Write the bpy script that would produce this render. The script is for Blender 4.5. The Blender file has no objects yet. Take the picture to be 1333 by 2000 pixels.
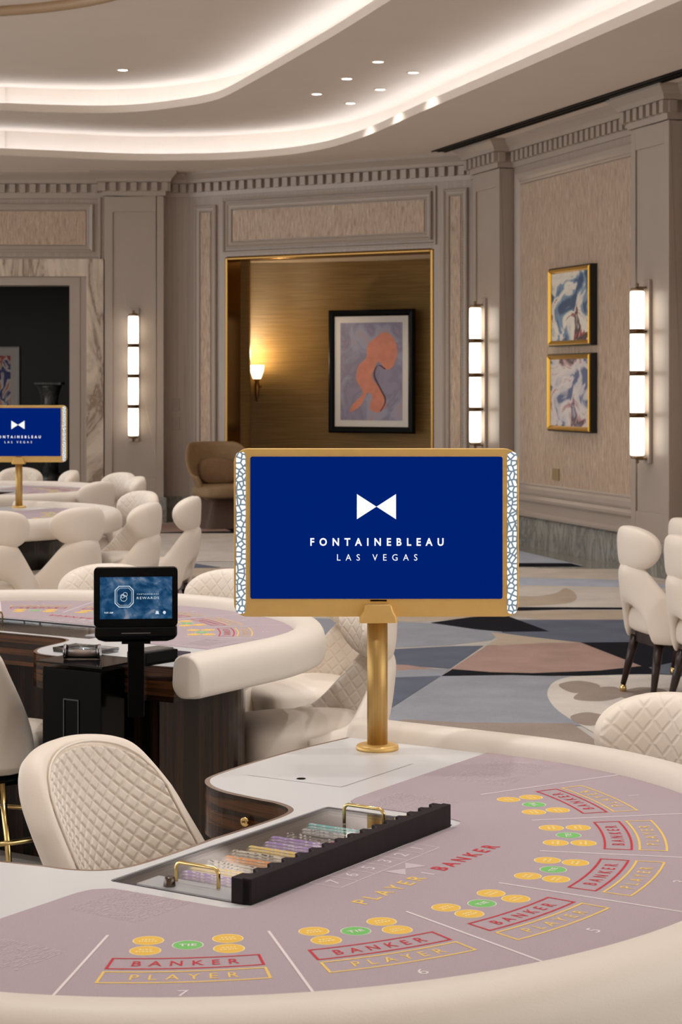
import bpy, bmesh, math, random
from mathutils import Vector, Matrix
from mathutils.geometry import tessellate_polygon
random.seed(7)
SC = bpy.context.scene
COL = SC.collection
PI = math.pi

# light settings, all in one place
EXPO = 0.0          # view exposure
WORLD_S = 2.3       # ambient fill for the wider hall, open to the left of the camera
LED_S = 9.0        # cove light strips
SCONCE_S = 3.6      # glass tubes of the wall sconces
DL_S = .62          # recessed downlights
# presumed further downlights, bare lamps without fixtures added as general fill: x, y, z, watts
GRID = [(-.6,2.6,4.32,80),(1.2,3.6,4.32,130),(-.9,4.6,4.32,190),(.6,5.6,4.32,120),(-1.6,6.6,4.32,130),(-.2,8.2,4.32,110),(1.9,7.2,4.02,150),(1.0,10.2,4.32,170),(-2.2,9.8,4.32,180),(-.6,12.2,4.32,160),(-2.6,13.2,4.60,170),(-1.6,15.6,4.60,160),(1.3,14.2,4.02,130),(-3.4,16.6,4.60,90)]

# ---------------------------------------------------------------- camera, world, exposure
F_PX, CX, HY, CAM_Z = 3750.0, 666.5, 748.0, 1.60
cam_d = bpy.data.cameras.new('camera'); cam = bpy.data.objects.new('camera', cam_d); COL.objects.link(cam)
cam.location = (0, 0, CAM_Z); cam.rotation_euler = (PI/2, 0, 0)
cam_d.sensor_fit = 'AUTO'; cam_d.sensor_width = 36.0
cam_d.lens = F_PX/2000*36.0
cam_d.shift_y = -(1000-HY)/2000
cam_d.clip_start = .05; cam_d.clip_end = 100
cam_d.dof.use_dof = True; cam_d.dof.focus_distance = 4.2; cam_d.dof.aperture_fstop = 16
SC.camera = cam
SC.view_settings.view_transform = 'Standard'
SC.view_settings.look = 'None'
SC.view_settings.exposure = EXPO
SC.view_settings.gamma = 1.0
SC.view_settings.use_curve_mapping = False
SC.cycles.use_denoising = True
SC.cycles.sample_clamp_indirect = 6.0
SC.cycles.max_bounces = 8
world = bpy.data.worlds.new('world'); SC.world = world; world.use_nodes = True
bg = world.node_tree.nodes['Background']
bg.inputs[0].default_value = (.97, .99, 1.0, 1); bg.inputs[1].default_value = WORLD_S

def fl(px, py, z=0.0):
    """point of the horizontal plane z seen at a pixel of the 1333x2000 photograph"""
    Y = F_PX*(CAM_Z-z)/(py-HY)
    return Vector(((px-CX)/F_PX*Y, Y))

# ---------------------------------------------------------------- materials
def lin(c): return tuple(((x/255)/12.92 if x/255 <= .04045 else ((x/255+.055)/1.055)**2.4) for x in c)
MATS = {}
class NT:
    def __init__(s, name):
        m = bpy.data.materials.new(name); m.use_nodes = True
        s.m = m; s.t = m.node_tree; s.b = s.t.nodes['Principled BSDF']; s.out = s.t.nodes['Material Output']
    def n(s, ty, **k):
        x = s.t.nodes.new(ty)
        for a, v in k.items(): setattr(x, a, v)
        return x
    def l(s, a, b): s.t.links.new(a, b)
    def coords(s, kind='Object', scale=(1,1,1), rot=(0,0,0)):
        tc = s.n('ShaderNodeTexCoord'); mp = s.n('ShaderNodeMapping')
        mp.inputs['Scale'].default_value = scale; mp.inputs['Rotation'].default_value = rot
        s.l(tc.outputs[kind], mp.inputs[0]); return mp.outputs[0]
    def noise(s, co, scale, detail=4, rough=.55, dist=0):
        x = s.n('ShaderNodeTexNoise'); x.inputs['Scale'].default_value = scale; x.inputs['Detail'].default_value = detail
        x.inputs['Roughness'].default_value = rough; x.inputs['Distortion'].default_value = dist
        s.l(co, x.inputs['Vector']); return x.outputs[0]
    def ramp(s, fac, stops, interp='LINEAR'):
        r = s.n('ShaderNodeValToRGB'); e = r.color_ramp.elements; r.color_ramp.interpolation = interp
        while len(e) < len(stops): e.new(.5)
        for i, (p, c) in enumerate(stops): e[i].position = p; e[i].color = (*c, 1)
        s.l(fac, r.inputs[0]); return r.outputs[0]
    def math(s, op, a, b=None, c=None):
        x = s.n('ShaderNodeMath', operation=op)
        for i, v in enumerate((a, b, c)):
            if v is None: continue
            if isinstance(v, (int, float)): x.inputs[i].default_value = v
            else: s.l(v, x.inputs[i])
        return x.outputs[0]
    def bump(s, h, strength=.3, dist=.01):
        x = s.n('ShaderNodeBump'); x.inputs['Strength'].default_value = strength; x.inputs['Distance'].default_value = dist
        s.l(h, x.inputs['Height']); s.l(x.outputs[0], s.b.inputs['Normal']); return x
    def set(s, color=None, rough=None, metal=None, spec=None, coat=None, emit=None, estr=None):
        i = s.b.inputs
        if color is not None: i['Base Color'].default_value = (*color, 1)
        if rough is not None: i['Roughness'].default_value = rough
        if metal is not None: i['Metallic'].default_value = metal
        if spec is not None: i['Specular IOR Level'].default_value = spec
        if coat is not None: i['Coat Weight'].default_value = coat; i['Coat Roughness'].default_value = .05
        if emit is not None: i['Emission Color'].default_value = (*emit, 1); i['Emission Strength'].default_value = estr
        return s

def plain(name, rgb, rough=.5, metal=0, spec=.5, coat=None, var=0, vscale=8, emit=None, estr=0):
    if name in MATS: return MATS[name]
    t = NT(name); c = lin(rgb)
    t.set(c, rough, metal, spec, coat)
    if emit: t.set(emit=lin(emit), estr=estr)
    if var:
        co = t.coords(); f = t.noise(co, vscale, 5)
        t.l(t.ramp(f, [(.3, tuple(x*(1-var) for x in c)), (.7, tuple(min(1, x*(1+var)) for x in c))]), t.b.inputs['Base Color'])
    MATS[name] = t.m; return t.m

def leather(name, rgb, quilt=False, p=.062, q=.056):
    t = NT(name); t.set(lin(rgb), .46, 0, .4)
    co = t.coords(); f = t.noise(co, 260, 3, .6)
    if not quilt:
        t.bump(f, .12, .002)
    else:
        tc = t.n('ShaderNodeTexCoord'); sp = t.n('ShaderNodeSeparateXYZ'); t.l(tc.outputs['UV'], sp.inputs[0])
        u = t.math('DIVIDE', sp.outputs[0], p); v = t.math('DIVIDE', sp.outputs[1], q)
        a = t.math('PINGPONG', t.math('ADD', u, v), .5); b = t.math('PINGPONG', t.math('SUBTRACT', u, v), .5)
        h = t.math('MINIMUM', a, b)
        mr = t.n('ShaderNodeMapRange', interpolation_type='SMOOTHERSTEP'); mr.inputs[1].default_value = 0; mr.inputs[2].default_value = .20
        t.l(h, mr.inputs[0])
        hh = t.math('ADD', mr.outputs[0], t.math('MULTIPLY', f, .04))
        t.bump(hh, .32, .007)
    MATS[name] = t.m; return t.m

def streaks(name, stops, scale, nscale, rough=.6, metal=0, kind='Object', detail=5, bump=0, coat=None, dist=.2, rot=(0,0,0), spec=.5):
    t = NT(name); t.set((.5,.5,.5), rough, metal, spec, coat)
    co = t.coords(kind, scale, rot); f = t.noise(co, nscale, detail, .6, dist)
    t.l(t.ramp(f, stops), t.b.inputs['Base Color'])
    if bump: t.bump(f, bump, .004)
    MATS[name] = t.m; return t.m

def emis(name, rgb, strength):
    t = NT(name); t.set((0,0,0), .9, 0, 0); t.set(emit=lin(rgb), estr=strength); MATS[name] = t.m; return t.m

def glassy(name, tint, amount=.5, rough=.04):
    """clear sheet: mostly see-through, mirror-like at grazing angles"""
    t = NT(name); t.t.nodes.remove(t.b)
    tr = t.n('ShaderNodeBsdfTransparent'); tr.inputs[0].default_value = (*tint, 1)
    gl = t.n('ShaderNodeBsdfGlossy'); gl.inputs[0].default_value = (1,1,1,1); gl.inputs[1].default_value = rough
    fr = t.n('ShaderNodeFresnel'); fr.inputs[0].default_value = 1.5
    mx = t.n('ShaderNodeMixShader'); t.l(t.math('MULTIPLY', fr.outputs[0], amount), mx.inputs[0])
    t.l(tr.outputs[0], mx.inputs[1]); t.l(gl.outputs[0], mx.inputs[2]); t.l(mx.outputs[0], t.out.inputs[0])
    MATS[name] = t.m; return t.m

# paint and plaster
M_CEIL   = plain('ceiling_paint', (238,224,210), .75, var=.02, vscale=1.5)
M_PAINT  = streaks('taupe_lacquer', [(.3, lin((166,150,138))), (.7, lin((182,166,154)))], (40,40,.6), 1.2, .38, spec=.5)
M_PAINT2 = plain('taupe_satin', (176,161,149), .36, var=.03, vscale=3)
M_WALLP  = streaks('streaked_wallpaper', [(.30, lin((158,132,112))), (.46, lin((186,160,138))), (.58, lin((198,174,152))), (.74, lin((222,202,180)))], (34,34,5.5), 1.6, .55, detail=8, bump=.08, dist=.5)
M_GRASS  = streaks('gold_grasscloth', [(.25, lin((116,88,50))), (.5, lin((140,110,66))), (.75, lin((162,130,82)))], (1.2,1.2,42), 1.5, .45, metal=.0, detail=6, bump=.06, dist=.3)
def marble(name, base, vein, sc, rot, rough=.2):
    t = NT(name); t.set((.5,.5,.5), rough)
    co = t.coords('Object', (sc*2.6, sc*2.6, sc*.8), rot)
    f = t.noise(co, 1.0, 9, .62, 1.3)
    w = t.math('ABSOLUTE', t.math('SUBTRACT', f, .5))
    f2 = t.noise(t.coords('Object', (sc*.7,)*3), 1.6, 4)
    col = t.ramp(w, [(0, lin(vein)), (.03, tuple((a+b)/2 for a, b in zip(lin(base), lin(vein)))), (.12, lin(base)), (.5, tuple(min(1, x*1.12) for x in lin(base)))])
    mx = t.n('ShaderNodeMix', data_type='RGBA', blend_type='MULTIPLY'); mx.inputs[0].default_value = .5
    t.l(col, mx.inputs[6]); t.l(t.ramp(f2, [(.3, (.72,.72,.72)), (.65, (1,1,1))]), mx.inputs[7])
    t.l(mx.outputs[2], t.b.inputs['Base Color']); MATS[name] = t.m; return t.m
M_MARBLE = marble('veined_cream_marble', (232,214,194), (150,128,110), .9, (0,.75,.2))
M_MARBG  = marble('grey_green_marble', (166,163,155), (116,115,110), 2.4, (.3,.2,.1), .16)
M_MARBK  = marble('grey_pedestal_marble', (96,96,94), (34,34,36), 5, (.3,.6,.1), .3)
M_EBONY  = streaks('macassar_ebony', [(.30, lin((15,10,9))), (.48, lin((26,17,15))), (.56, lin((52,35,27))), (.66, lin((20,13,11)))], (26,26,.35), 1.0, .2, detail=6, coat=.12, spec=.2, dist=.15)
M_EBONYH = streaks('macassar_apron', [(.28, lin((20,12,10))), (.46, lin((40,24,16))), (.56, lin((98,62,36))), (.68, lin((30,18,13)))], (.9,.9,42), 1.0, .2, detail=6, coat=.25, spec=.3, dist=.15)
M_EDGE   = streaks('wood_edge_band', [(.3, lin((96,70,56))), (.7, lin((146,112,88)))], (3,3,30), 2, .25, coat=.4)
M_BLACK  = plain('black_satin', (4,4,5), .35, spec=.1)
M_BLACKM = plain('black_matte', (4,4,5), .6, spec=.08)
M_GLOSSK = plain('gloss_black_plastic', (4,4,5), .2, spec=.14)
M_LEGW   = plain('dark_stained_leg', (44,26,22), .3)
M_BRASS  = plain('polished_brass', (232,202,138), .2, 1)
M_NICKEL = plain('warm_nickel', (150,130,110), .25, 1)
M_GOLD   = plain('satin_gold_metal', (228,188,114), .42, .5, var=.03, vscale=30)
M_GOLDP  = streaks('brushed_gold_post', [(.3, lin((176,142,84))), (.7, lin((204,168,106)))], (60,60,1), 2, .46, .85)
M_BRONZE = plain('bronze_mirror_metal', (150,114,64), .2, 1)
M_DARKBR = plain('dark_bronze_band', (96,72,48), .3, .9)
M_LEATH  = leather('cream_leather', (238,225,211))
M_LEATHQ = leather('cream_quilted_leather', (240,228,215), True)
M_RAIL   = leather('cream_rail_leather', (230,219,207))
M_WHITE  = plain('white_solid_surface', (224,224,226), .22)
M_FELT   = None
def felt():
    t = NT('mauve_felt'); t.set(lin((176,160,166)), .85, 0, .2)
    f = t.noise(t.coords(), 420, 4, .7); c = lin((181,164,170))
    t.l(t.ramp(f, [(.3, tuple(x*.90 for x in c)), (.7, tuple(x*1.06 for x in c))]), t.b.inputs['Base Color'])
    t.bump(f, .15, .001); return t.m
M_FELT = felt()
P_RED = plain('red_print', (196,38,52), .7); P_YEL = plain('yellow_print', (240,200,104), .7); P_GRN = plain('green_print', (120,196,104), .7)
P_WHT = plain('white_print', (232,222,222), .7); P_PALE = plain('pale_print', (204,190,195), .7); P_AMB = plain('amber_print', (238,190,76), .7); P_CREAM = plain('cream_print', (250,232,170), .7)
M_GLASS = glassy('clear_lid_glass', (.98,.98,.99), .8, .03)
def milky(name, rgb, cover):
    t = NT(name); t.set(lin(rgb), .3); t.b.inputs['Alpha'].default_value = cover; return t.m
M_MILK = milky('milky_acrylic', (214,214,218), .55)
M_ACRYL = glassy('clear_acrylic', (.86,.88,.9), 1.6, .06)
M_SAND  = plain('sand_velvet', (150,122,90), .8, var=.12, vscale=14)
M_SANDD = plain('brown_plinth_wood', (84,62,50), .5, var=.1, vscale=6)
M_MAT   = plain('white_mat_board', (214,208,204), .7)
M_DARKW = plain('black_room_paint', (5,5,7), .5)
M_PLASTW = plain('taupe_wall_plate', (168,153,141), .4)

# ---------------------------------------------------------------- mesh builder
class MB:
    def __init__(s): s.v = []; s.f = []; s.mi = []; s.sm = []; s.uv = None; s.X = None
    def add(s, vs, fs, m=0, smooth=False, uvs=None):
        o = len(s.v)
        s.v += [s.X @ Vector(v) if s.X is not None else Vector(v) for v in vs]
        if uvs is not None:
            if s.uv is None: s.uv = {}
            for i, w in enumerate(uvs): s.uv[o+i] = w
        for f in fs:
            s.f.append([i+o for i in f]); s.mi.append(m); s.sm.append(smooth)
        return s
    def box(s, x0, x1, y0, y1, z0, z1, m=0):
        v = [(x,y,z) for z in (z0,z1) for y in (y0,y1) for x in (x0,x1)]
        return s.add(v, [(0,2,3,1),(4,5,7,6),(0,1,5,4),(2,6,7,3),(0,4,6,2),(1,3,7,5)], m)
    def rbox(s, x0, x1, y0, y1, z0, z1, r=.01, m=0, seg=3, axis='z'):
        """box with corners rounded about one axis"""
        if axis == 'z': s.prism(rrect(x0,x1,y0,y1,r,seg), z0, z1, m=m)
        elif axis == 'y':
            p = rrect(x0,x1,z0,z1,r,seg); s._ext([(a,y0,b) for a,b in p], [(a,y1,b) for a,b in p], p, m)
        else:
            p = rrect(y0,y1,z0,z1,r,seg); s._ext([(x0,a,b) for a,b in p], [(x1,a,b) for a,b in p], p, m)
        return s
    def _ext(s, A, B, p, m, holes=[]):
        n = len(A)
        s.add(list(A)+list(B), [(i,(i+1)%n,n+(i+1)%n,n+i) for i in range(n)], m)
        t = tessellate_polygon([[Vector((a,b,0)) for a,b in p]])
        s.add(A, t, m); s.add(B, t, m); return s
    def prism(s, poly, z0, z1, holes=(), m=0, mtop=None, smooth=False):
        loops = [poly]+list(holes)
        for lp in loops:
            n = len(lp)
            s.add([(x,y,z0) for x,y in lp]+[(x,y,z1) for x,y in lp], [(i,(i+1)%n,n+(i+1)%n,n+i) for i in range(n)], m, smooth)
        t = tessellate_polygon([[Vector((x,y,0)) for x,y in lp] for lp in loops])
        flat = [q for lp in loops for q in lp]
        s.add([(x,y,z0) for x,y in flat], t, m); s.add([(x,y,z1) for x,y in flat], t, m if mtop is None else mtop); return s
    def flat(s, poly, z, holes=(), m=0):
        loops = [poly]+list(holes); flat = [q for lp in loops for q in lp]
        t = tessellate_polygon([[Vector((x,y,0)) for x,y in lp] for lp in loops])
        return s.add([(x,y,z) for x,y in flat], t, m)
    def lathe(s, prof, n=24, c=(0,0,0), m=0, axis='z', smooth=True):
        vs = []
        for r, h in prof:
            for k in range(n):
                a = 2*PI*k/n; x, y = r*math.cos(a), r*math.sin(a)
                if axis == 'z': p = (x,y,h)
                elif axis == 'y': p = (x,h,y)
                else: p = (h,x,y)
                vs.append((p[0]+c[0],p[1]+c[1],p[2]+c[2]))
        fs = [(i*n+k, i*n+(k+1)%n, (i+1)*n+(k+1)%n, (i+1)*n+k) for i in range(len(prof)-1) for k in range(n)]
        s.add(vs, fs, m, smooth)
        if prof[0][0] > 1e-5: s.add(vs[:n], [tuple(range(n))], m)
        if prof[-1][0] > 1e-5: s.add(vs[-n:], [tuple(range(n))], m)
        return s
    def cyl(s, r, h0, h1, n=24, c=(0,0,0), m=0, axis='z'): return s.lathe([(r,h0),(r,h1)], n, c, m, axis)
    def loft(s, rings, m=0, smooth=True, closed=True, caps=True):
        n = len(rings[0]); vs = [p for r in rings for p in r]
        fs = [(i*n+k, i*n+(k+1)%n, (i+1)*n+(k+1)%n, (i+1)*n+k) for i in range(len(rings)-1) for k in range(n if closed else n-1)]
        s.add(vs, fs, m, smooth)
        if caps and closed:
            s.add(rings[0], [tuple(range(n))], m); s.add(rings[-1], [tuple(range(n))], m)
        return s
    def tube(s, pts, r, n=10, m=0, closed=False):
        pts = [Vector(p) for p in pts]; N = len(pts); rings = []; up = None
        for i, p in enumerate(pts):
            a = pts[i-1] if (i > 0 or closed) else p; b = pts[(i+1)%N] if (i < N-1 or closed) else p
            d = (b-a).normalized()
            if up is None: up = d.orthogonal().normalized()
            up = (up - d*up.dot(d)).normalized(); w = d.cross(up)
            rr = r[i] if isinstance(r, (list,tuple)) else r
            rings.append([p + up*rr*math.cos(2*PI*k/n) + w*rr*math.sin(2*PI*k/n) for k in range(n)])
        if closed: rings.append(rings[0])
        return s.loft(rings, m, True, True, not closed)
    def sweep2d(s, path, prof, m=0, closed_prof=True, smooth=False):
        """profile of (offset to the right of travel, z) swept along a 2D path with mitred corners"""
        rings = []
        for i, p in enumerate(path):
            p = Vector(p)
            d0 = (p-Vector(path[i-1])).normalized() if i > 0 else None
            d1 = (Vector(path[i+1])-p).normalized() if i < len(path)-1 else None
            if d0 is None: d0 = d1
            if d1 is None: d1 = d0
            n0 = Vector((d0.y,-d0.x)); n1 = Vector((d1.y,-d1.x)); b = n0+n1
            if b.length < 1e-4: b = n0
            mit = b.normalized()/max(.3, b.normalized().dot(n0))
            rings.append([(p.x+mit.x*o, p.y+mit.y*o, z) for o, z in prof])
        return s.loft(rings, m, smooth, closed_prof, closed_prof)
    def superell(s, rx, ry, rz, e1=.5, e2=.5, nu=32, nv=18, fn=None, m=0, uvfn=None):
        """super-ellipsoid, optionally warped by fn(Vector)->Vector"""
        sg = lambda w, e: math.copysign(abs(w)**e, w)
        vs = []; uvs = []
        for j in range(nv+1):
            ph = -PI/2+PI*j/nv
            for i in range(nu):
                th = 2*PI*i/nu
                p = Vector((rx*sg(math.cos(ph),e1)*sg(math.cos(th),e2), ry*sg(math.cos(ph),e1)*sg(math.sin(th),e2), rz*sg(math.sin(ph),e1)))
                if uvfn: uvs.append(uvfn(p))
                vs.append(fn(p) if fn else p)
        fs = [(j*nu+i, j*nu+(i+1)%nu, (j+1)*nu+(i+1)%nu, (j+1)*nu+i) for j in range(nv) for i in range(nu)]
        return s.add(vs, fs, m, True, uvs if uvfn else None)
    def build(s, name, mats, parent=None, subsurf=0, bevel=0, loc=None, merge=True, recalc=True, bseg=2):
        if not isinstance(mats, (list,tuple)): mats = [mats]
        me = bpy.data.meshes.new(name); bm = bmesh.new()
        bv = [bm.verts.new(v) for v in s.v]
        uvl = bm.loops.layers.uv.new('UVMap') if s.uv is not None else None
        for f, mi, sm in zip(s.f, s.mi, s.sm):
            try: bf = bm.faces.new([bv[i] for i in f])
            except ValueError: continue
            bf.material_index = mi; bf.smooth = sm
            if uvl:
                for lp, i in zip(bf.loops, f): lp[uvl].uv = s.uv.get(i, (0,0))
        if merge: bmesh.ops.remove_doubles(bm, verts=bm.verts, dist=1e-5)
        if recalc: bmesh.ops.recalc_face_normals(bm, faces=bm.faces)
        bm.to_mesh(me); bm.free()
        for q in mats: me.materials.append(q)
        o = bpy.data.objects.new(name, me); COL.objects.link(o)
        if parent is not None: o.parent = parent
        if loc is not None: o.location = loc
        if bevel:
            md = o.modifiers.new('bevel', 'BEVEL'); md.width = bevel; md.segments = bseg; md.limit_method = 'ANGLE'; md.angle_limit = math.radians(35)
        if subsurf:
            md = o.modifiers.new('subsurf', 'SUBSURF'); md.levels = subsurf; md.render_levels = subsurf
        return o

def rrect(x0, x1, y0, y1, r, seg=5):
    out = []
    for cx, cy, a0 in ((x1-r,y0+r,-90),(x1-r,y1-r,0),(x0+r,y1-r,90),(x0+r,y0+r,180)):
        for k in range(seg+1):
            a = math.radians(a0+90*k/seg); out.append((cx+r*math.cos(a), cy+r*math.sin(a)))
    return out
def catmull(pts, n=8, closed=False):
    P = [Vector(p) for p in pts]; N = len(P); out = []
    for i in range(N if closed else N-1):
        g = lambda k: P[k % N] if closed else P[max(0, min(N-1, k))]
        a, b, c, d = g(i-1), g(i), g(i+1), g(i+2)
        for k in range(n):
            t = k/n
            out.append(.5*((2*b)+(c-a)*t+(2*a-5*b+4*c-d)*t*t+(3*b-a-3*c+d)*t**3))
    if not closed: out.append(P[-1])
    return out
def circle(cx, cy, r, n=32): return [(cx+r*math.cos(2*PI*k/n), cy+r*math.sin(2*PI*k/n)) for k in range(n)]
def sstep(a, b, x):
    t = max(0, min(1, (x-a)/(b-a))); return t*t*(3-2*t)

def tag(o, label=None, cat=None, group=None, kind=None):
    if label: o['label'] = label
    if cat: o['category'] = cat
    if group: o['group'] = group
    if kind: o['kind'] = kind
    return o
def thing(name, loc, rz, label, cat, group=None):
    o = bpy.data.objects.new(name, None); COL.objects.link(o); o.empty_display_size = .1
    o.location = loc; o.rotation_euler = (0,0,rz); return tag(o, label, cat, group)
KIDS = {}
def kids(o): return [c for c in bpy.data.objects if c.parent == o]
def dup(o, loc=None, rz=None, label=None, group=None, parent=None):
    ch = kids(o); c = o.copy(); COL.objects.link(c)
    if parent is not None: c.parent = parent
    if loc is not None: c.location = loc
    if rz is not None: c.rotation_euler = (0,0,rz)
    if label: c['label'] = label
    if group: c['group'] = group
    for k in ch: dup(k, parent=c)
    return c
def struct(o, label=None): o['kind'] = 'structure'; return tag(o, label)

_TX = {}
def text_geo(body, spacing=1.0, bold=0.0):
    """flat lettering as (verts2d, faces, width, capheight) scaled to cap height 1, centred"""
    k = (body, spacing, bold)
    if k in _TX: return _TX[k]
    cu = bpy.data.curves.new('t', 'FONT'); cu.body = body; cu.size = 1; cu.space_character = spacing; cu.offset = bold; cu.resolution_u = 3
    ob = bpy.data.objects.new('t', cu); COL.objects.link(ob); bpy.context.view_layer.update()
    dg = bpy.context.evaluated_depsgraph_get(); ev = ob.evaluated_get(dg); me = ev.to_mesh()
    vs = [(v.co.x, v.co.y) for v in me.vertices]; fs = [tuple(p.vertices) for p in me.polygons]
    ev.to_mesh_clear(); bpy.data.objects.remove(ob); bpy.data.curves.remove(cu)
    x0 = min(v[0] for v in vs); x1 = max(v[0] for v in vs); y0 = min(v[1] for v in vs); y1 = max(v[1] for v in vs)
    h = y1-y0
    vs = [((x-(x0+x1)/2)/h, (y-(y0+y1)/2)/h) for x, y in vs]
    _TX[k] = (vs, fs, (x1-x0)/h); return _TX[k]
def put_text(mb, body, mp, height, m=0, spacing=1.0, width=None, bold=0.0):
    vs, fs, w = text_geo(body, spacing, bold)
    sx = (width/w) if width else height
    mb.add([mp(x*sx, y*height) for x, y in vs], fs, m)

# ================================================================ ROOM
C0, C1, C2 = 4.02, 4.32, 4.60
class Wall:
    def __init__(s, P0, d):
        s.P0 = Vector(P0); s.d = Vector(d).normalized(); s.n = Vector((s.d.y, -s.d.x)); s.rz = math.atan2(s.d.y, s.d.x)
        s.M = Matrix.Translation((s.P0.x, s.P0.y, 0)) @ Matrix.Rotation(s.rz, 4, 'Z')
    def s_at(s, px, o=0):
        r = (px-CX)/F_PX; q = s.P0+s.n*o
        # q + a d = Y (r,1)
        return (r*q.y-q.x)/(s.d.x-r*s.d.y)
    def pt(s, a, o=0): return s.P0+s.d*a+s.n*o
    def z_at(s, px, py, o=0): return CAM_Z+(HY-py)*s.pt(s.s_at(px, o), o).y/F_PX
    def mb(s): m = MB(); m.X = s.M; return m
WL = Wall((-1.755, 22.2), (1, 0))
WN = Wall((-1.755, 22.2), (1.631, -1))
_t = 1.924
CORN = Vector((-1.755+1.631*_t, 22.2-_t))
WR = Wall(CORN, (.311, -1))
LN = (CORN-WN.P0).length

def frame_loft(mb, x0, x1, z0, z1, prof, m=0, smooth=False):
    rings = []
    for sx, sz in ((0,0),(1,0),(1,1),(0,1),(0,0)):
        rings.append([((x0+i if sx == 0 else x1-i), -y, (z0+i if sz == 0 else z1-i)) for i, y in prof])
    return mb.loft(rings, m, smooth, True, False)
MOULD = [(0,0),(0,.030),(.012,.036),(.024,.030),(.034,.018),(.055,.014),(.062,.020),(.072,.016),(.078,0)]

# ---- floor with its carpet pattern
CARPET = dict(base=(186,180,174), grey=(148,150,158), light=(206,198,190), slate=(98,103,118), black=(18,19,28), tan=(182,166,148), pink=(166,138,128), mauve=(138,120,120), pale=(178,184,198), marble=(150,150,144), beige=(204,192,180), spot=(152,138,128))
_mats = []; _idx = {}
for k, c in CARPET.items():
    if k == 'marble': m_ = M_MARBG
    else:
        t = NT('carpet_'+k); t.set((.5,)*3, .95, 0, .1); lc = lin(c); co = t.coords()
        f = t.noise(co, 190, 3, .7); f2 = t.noise(co, 3.2, 4)
        mx = t.math('ADD', t.math('MULTIPLY', f, .65), t.math('MULTIPLY', f2, .45))
        t.l(t.ramp(mx, [(.35, tuple(x*.78 for x in lc)), (.72, tuple(x*1.2 for x in lc))]), t.b.inputs['Base Color'])
        t.bump(f, .25, .004); m_ = t.m
    _idx[k] = len(_mats); _mats.append(m_)
fm = MB()
fm.box(-14, 9, -3, 27, -.1, 0, _idx['base'])
_z = [0.0]
def patch(kind, px, curve=False):
    P = [fl(*p) for p in px]
    if curve: P = catmull(P, 6, True)
    _z[0] += .0001; fm.flat([(p.x,p.y) for p in P], _z[0], m=_idx[kind])
# the same carpet carried on beyond the picture: long lens shapes and wedges
_r = random.Random(11)
for k in range(46):
    x_, y_ = _r.uniform(-9, 6.5), _r.uniform(-1, 17)
    a_ = _r.uniform(0, PI); L1, L2 = _r.uniform(.9, 2.2), _r.uniform(.3, .9)
    if k % 2: q_ = [(-L1,0),(-L1*.3,L2),(L1,.1),(L1*.2,-L2*.7)]
    else: q_ = [(L1*math.cos(t*PI/10), L2*math.sin(t*PI/10)) for t in range(20)]
    _z[0] += .0001
    fm.flat([(x_+u*math.cos(a_)-v*math.sin(a_), y_+u*math.sin(a_)+v*math.cos(a_)) for u, v in q_], _z[0], m=_idx[_r.choice(['grey','slate','light','tan','pink','pale','mauve','black','beige'])])
patch('base', [(150,1022),(1345,1030),(1345,1330),(1345,1500),(150,1500)])
# stone border along the right-hand wall
_b = [WR.pt(-.2,.0), WR.pt(12,.0), WR.pt(12,.95), WR.pt(-.2,.75)]
_z[0] += .0001; fm.flat([(p.x,p.y) for p in _b], _z[0], m=_idx['marble'])
patch('pale', [(900,1078),(1012,1076),(1140,1106),(900,1108)])
patch('black', [(860,1100),(1115,1101),(1142,1108),(860,1109)])
patch('beige', [(840,1109),(1260,1113),(1345,1130),(1345,1190),(840,1190)])
patch('pale', [(880,1126),(1060,1130),(1240,1134),(1345,1150),(1160,1147),(900,1142)])
patch('light', [(820,1146),(1160,1148),(1345,1152),(1345,1188),(820,1188)])
patch('tan', [(960,1164),(1040,1166),(1085,1160),(1105,1150),(1124,1160),(1124,1174),(1090,1182),(960,1186)], True)
patch('black', [(760,1186),(1000,1187),(1230,1188),(1345,1187),(1345,1192),(1100,1192),(1000,1195),(760,1195)])
patch('tan', [(690,1196),(1345,1193),(1345,1214),(1080,1214),(1010,1206),(690,1206)])
patch('tan', [(690,1200),(985,1202),(850,1214),(780,1219),(690,1215)])
patch('grey', [(600,1208),(795,1216),(855,1220),(985,1236),(960,1252),(880,1262),(700,1270),(600,1260)])
patch('slate', [(1000,1212),(1345,1212),(1345,1260),(1135,1258),(980,1238)])
patch('black', [(840,1218),(920,1207),(985,1202),(1074,1235),(985,1236),(930,1231)])
patch('tan', [(960,1237),(1135,1257),(985,1262),(950,1263),(972,1250)])
patch('slate', [(690,1274),(880,1264),(945,1263),(880,1308),(790,1302),(690,1310)])
patch('pink', [(690,1296),(795,1301),(855,1309),(690,1318)])
patch('grey', [(690,1318),(800,1310),(880,1308),(862,1324),(760,1328),(690,1330)])
patch('slate', [(640,1330),(862,1322),(800,1362),(740,1402),(640,1410)])
patch('black', [(862,1323),(884,1309),(1020,1316),(1150,1312),(1256,1303),(1345,1310),(1345,1326),(1130,1322),(1000,1322)])
patch('pink', [(882,1309),(950,1264),(1060,1258),(1135,1257),(1254,1303),(1170,1312),(1040,1317),(960,1315)])
patch('black', [(1135,1257),(1345,1255),(1345,1330),(1256,1304)])
patch('slate', [(1268,1306),(1345,1290),(1345,1324),(1290,1318)])
patch('grey', [(640,1455),(740,1402),(862,1323),(1000,1321),(1120,1324),(1345,1328),(1345,1420),(1000,1420),(800,1412)])
patch('light', [(1070,1354),(1092,1330),(1160,1322),(1345,1326),(1400,1400),(1345,1480),(1200,1450),(1120,1410),(1082,1382)], True)
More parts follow.
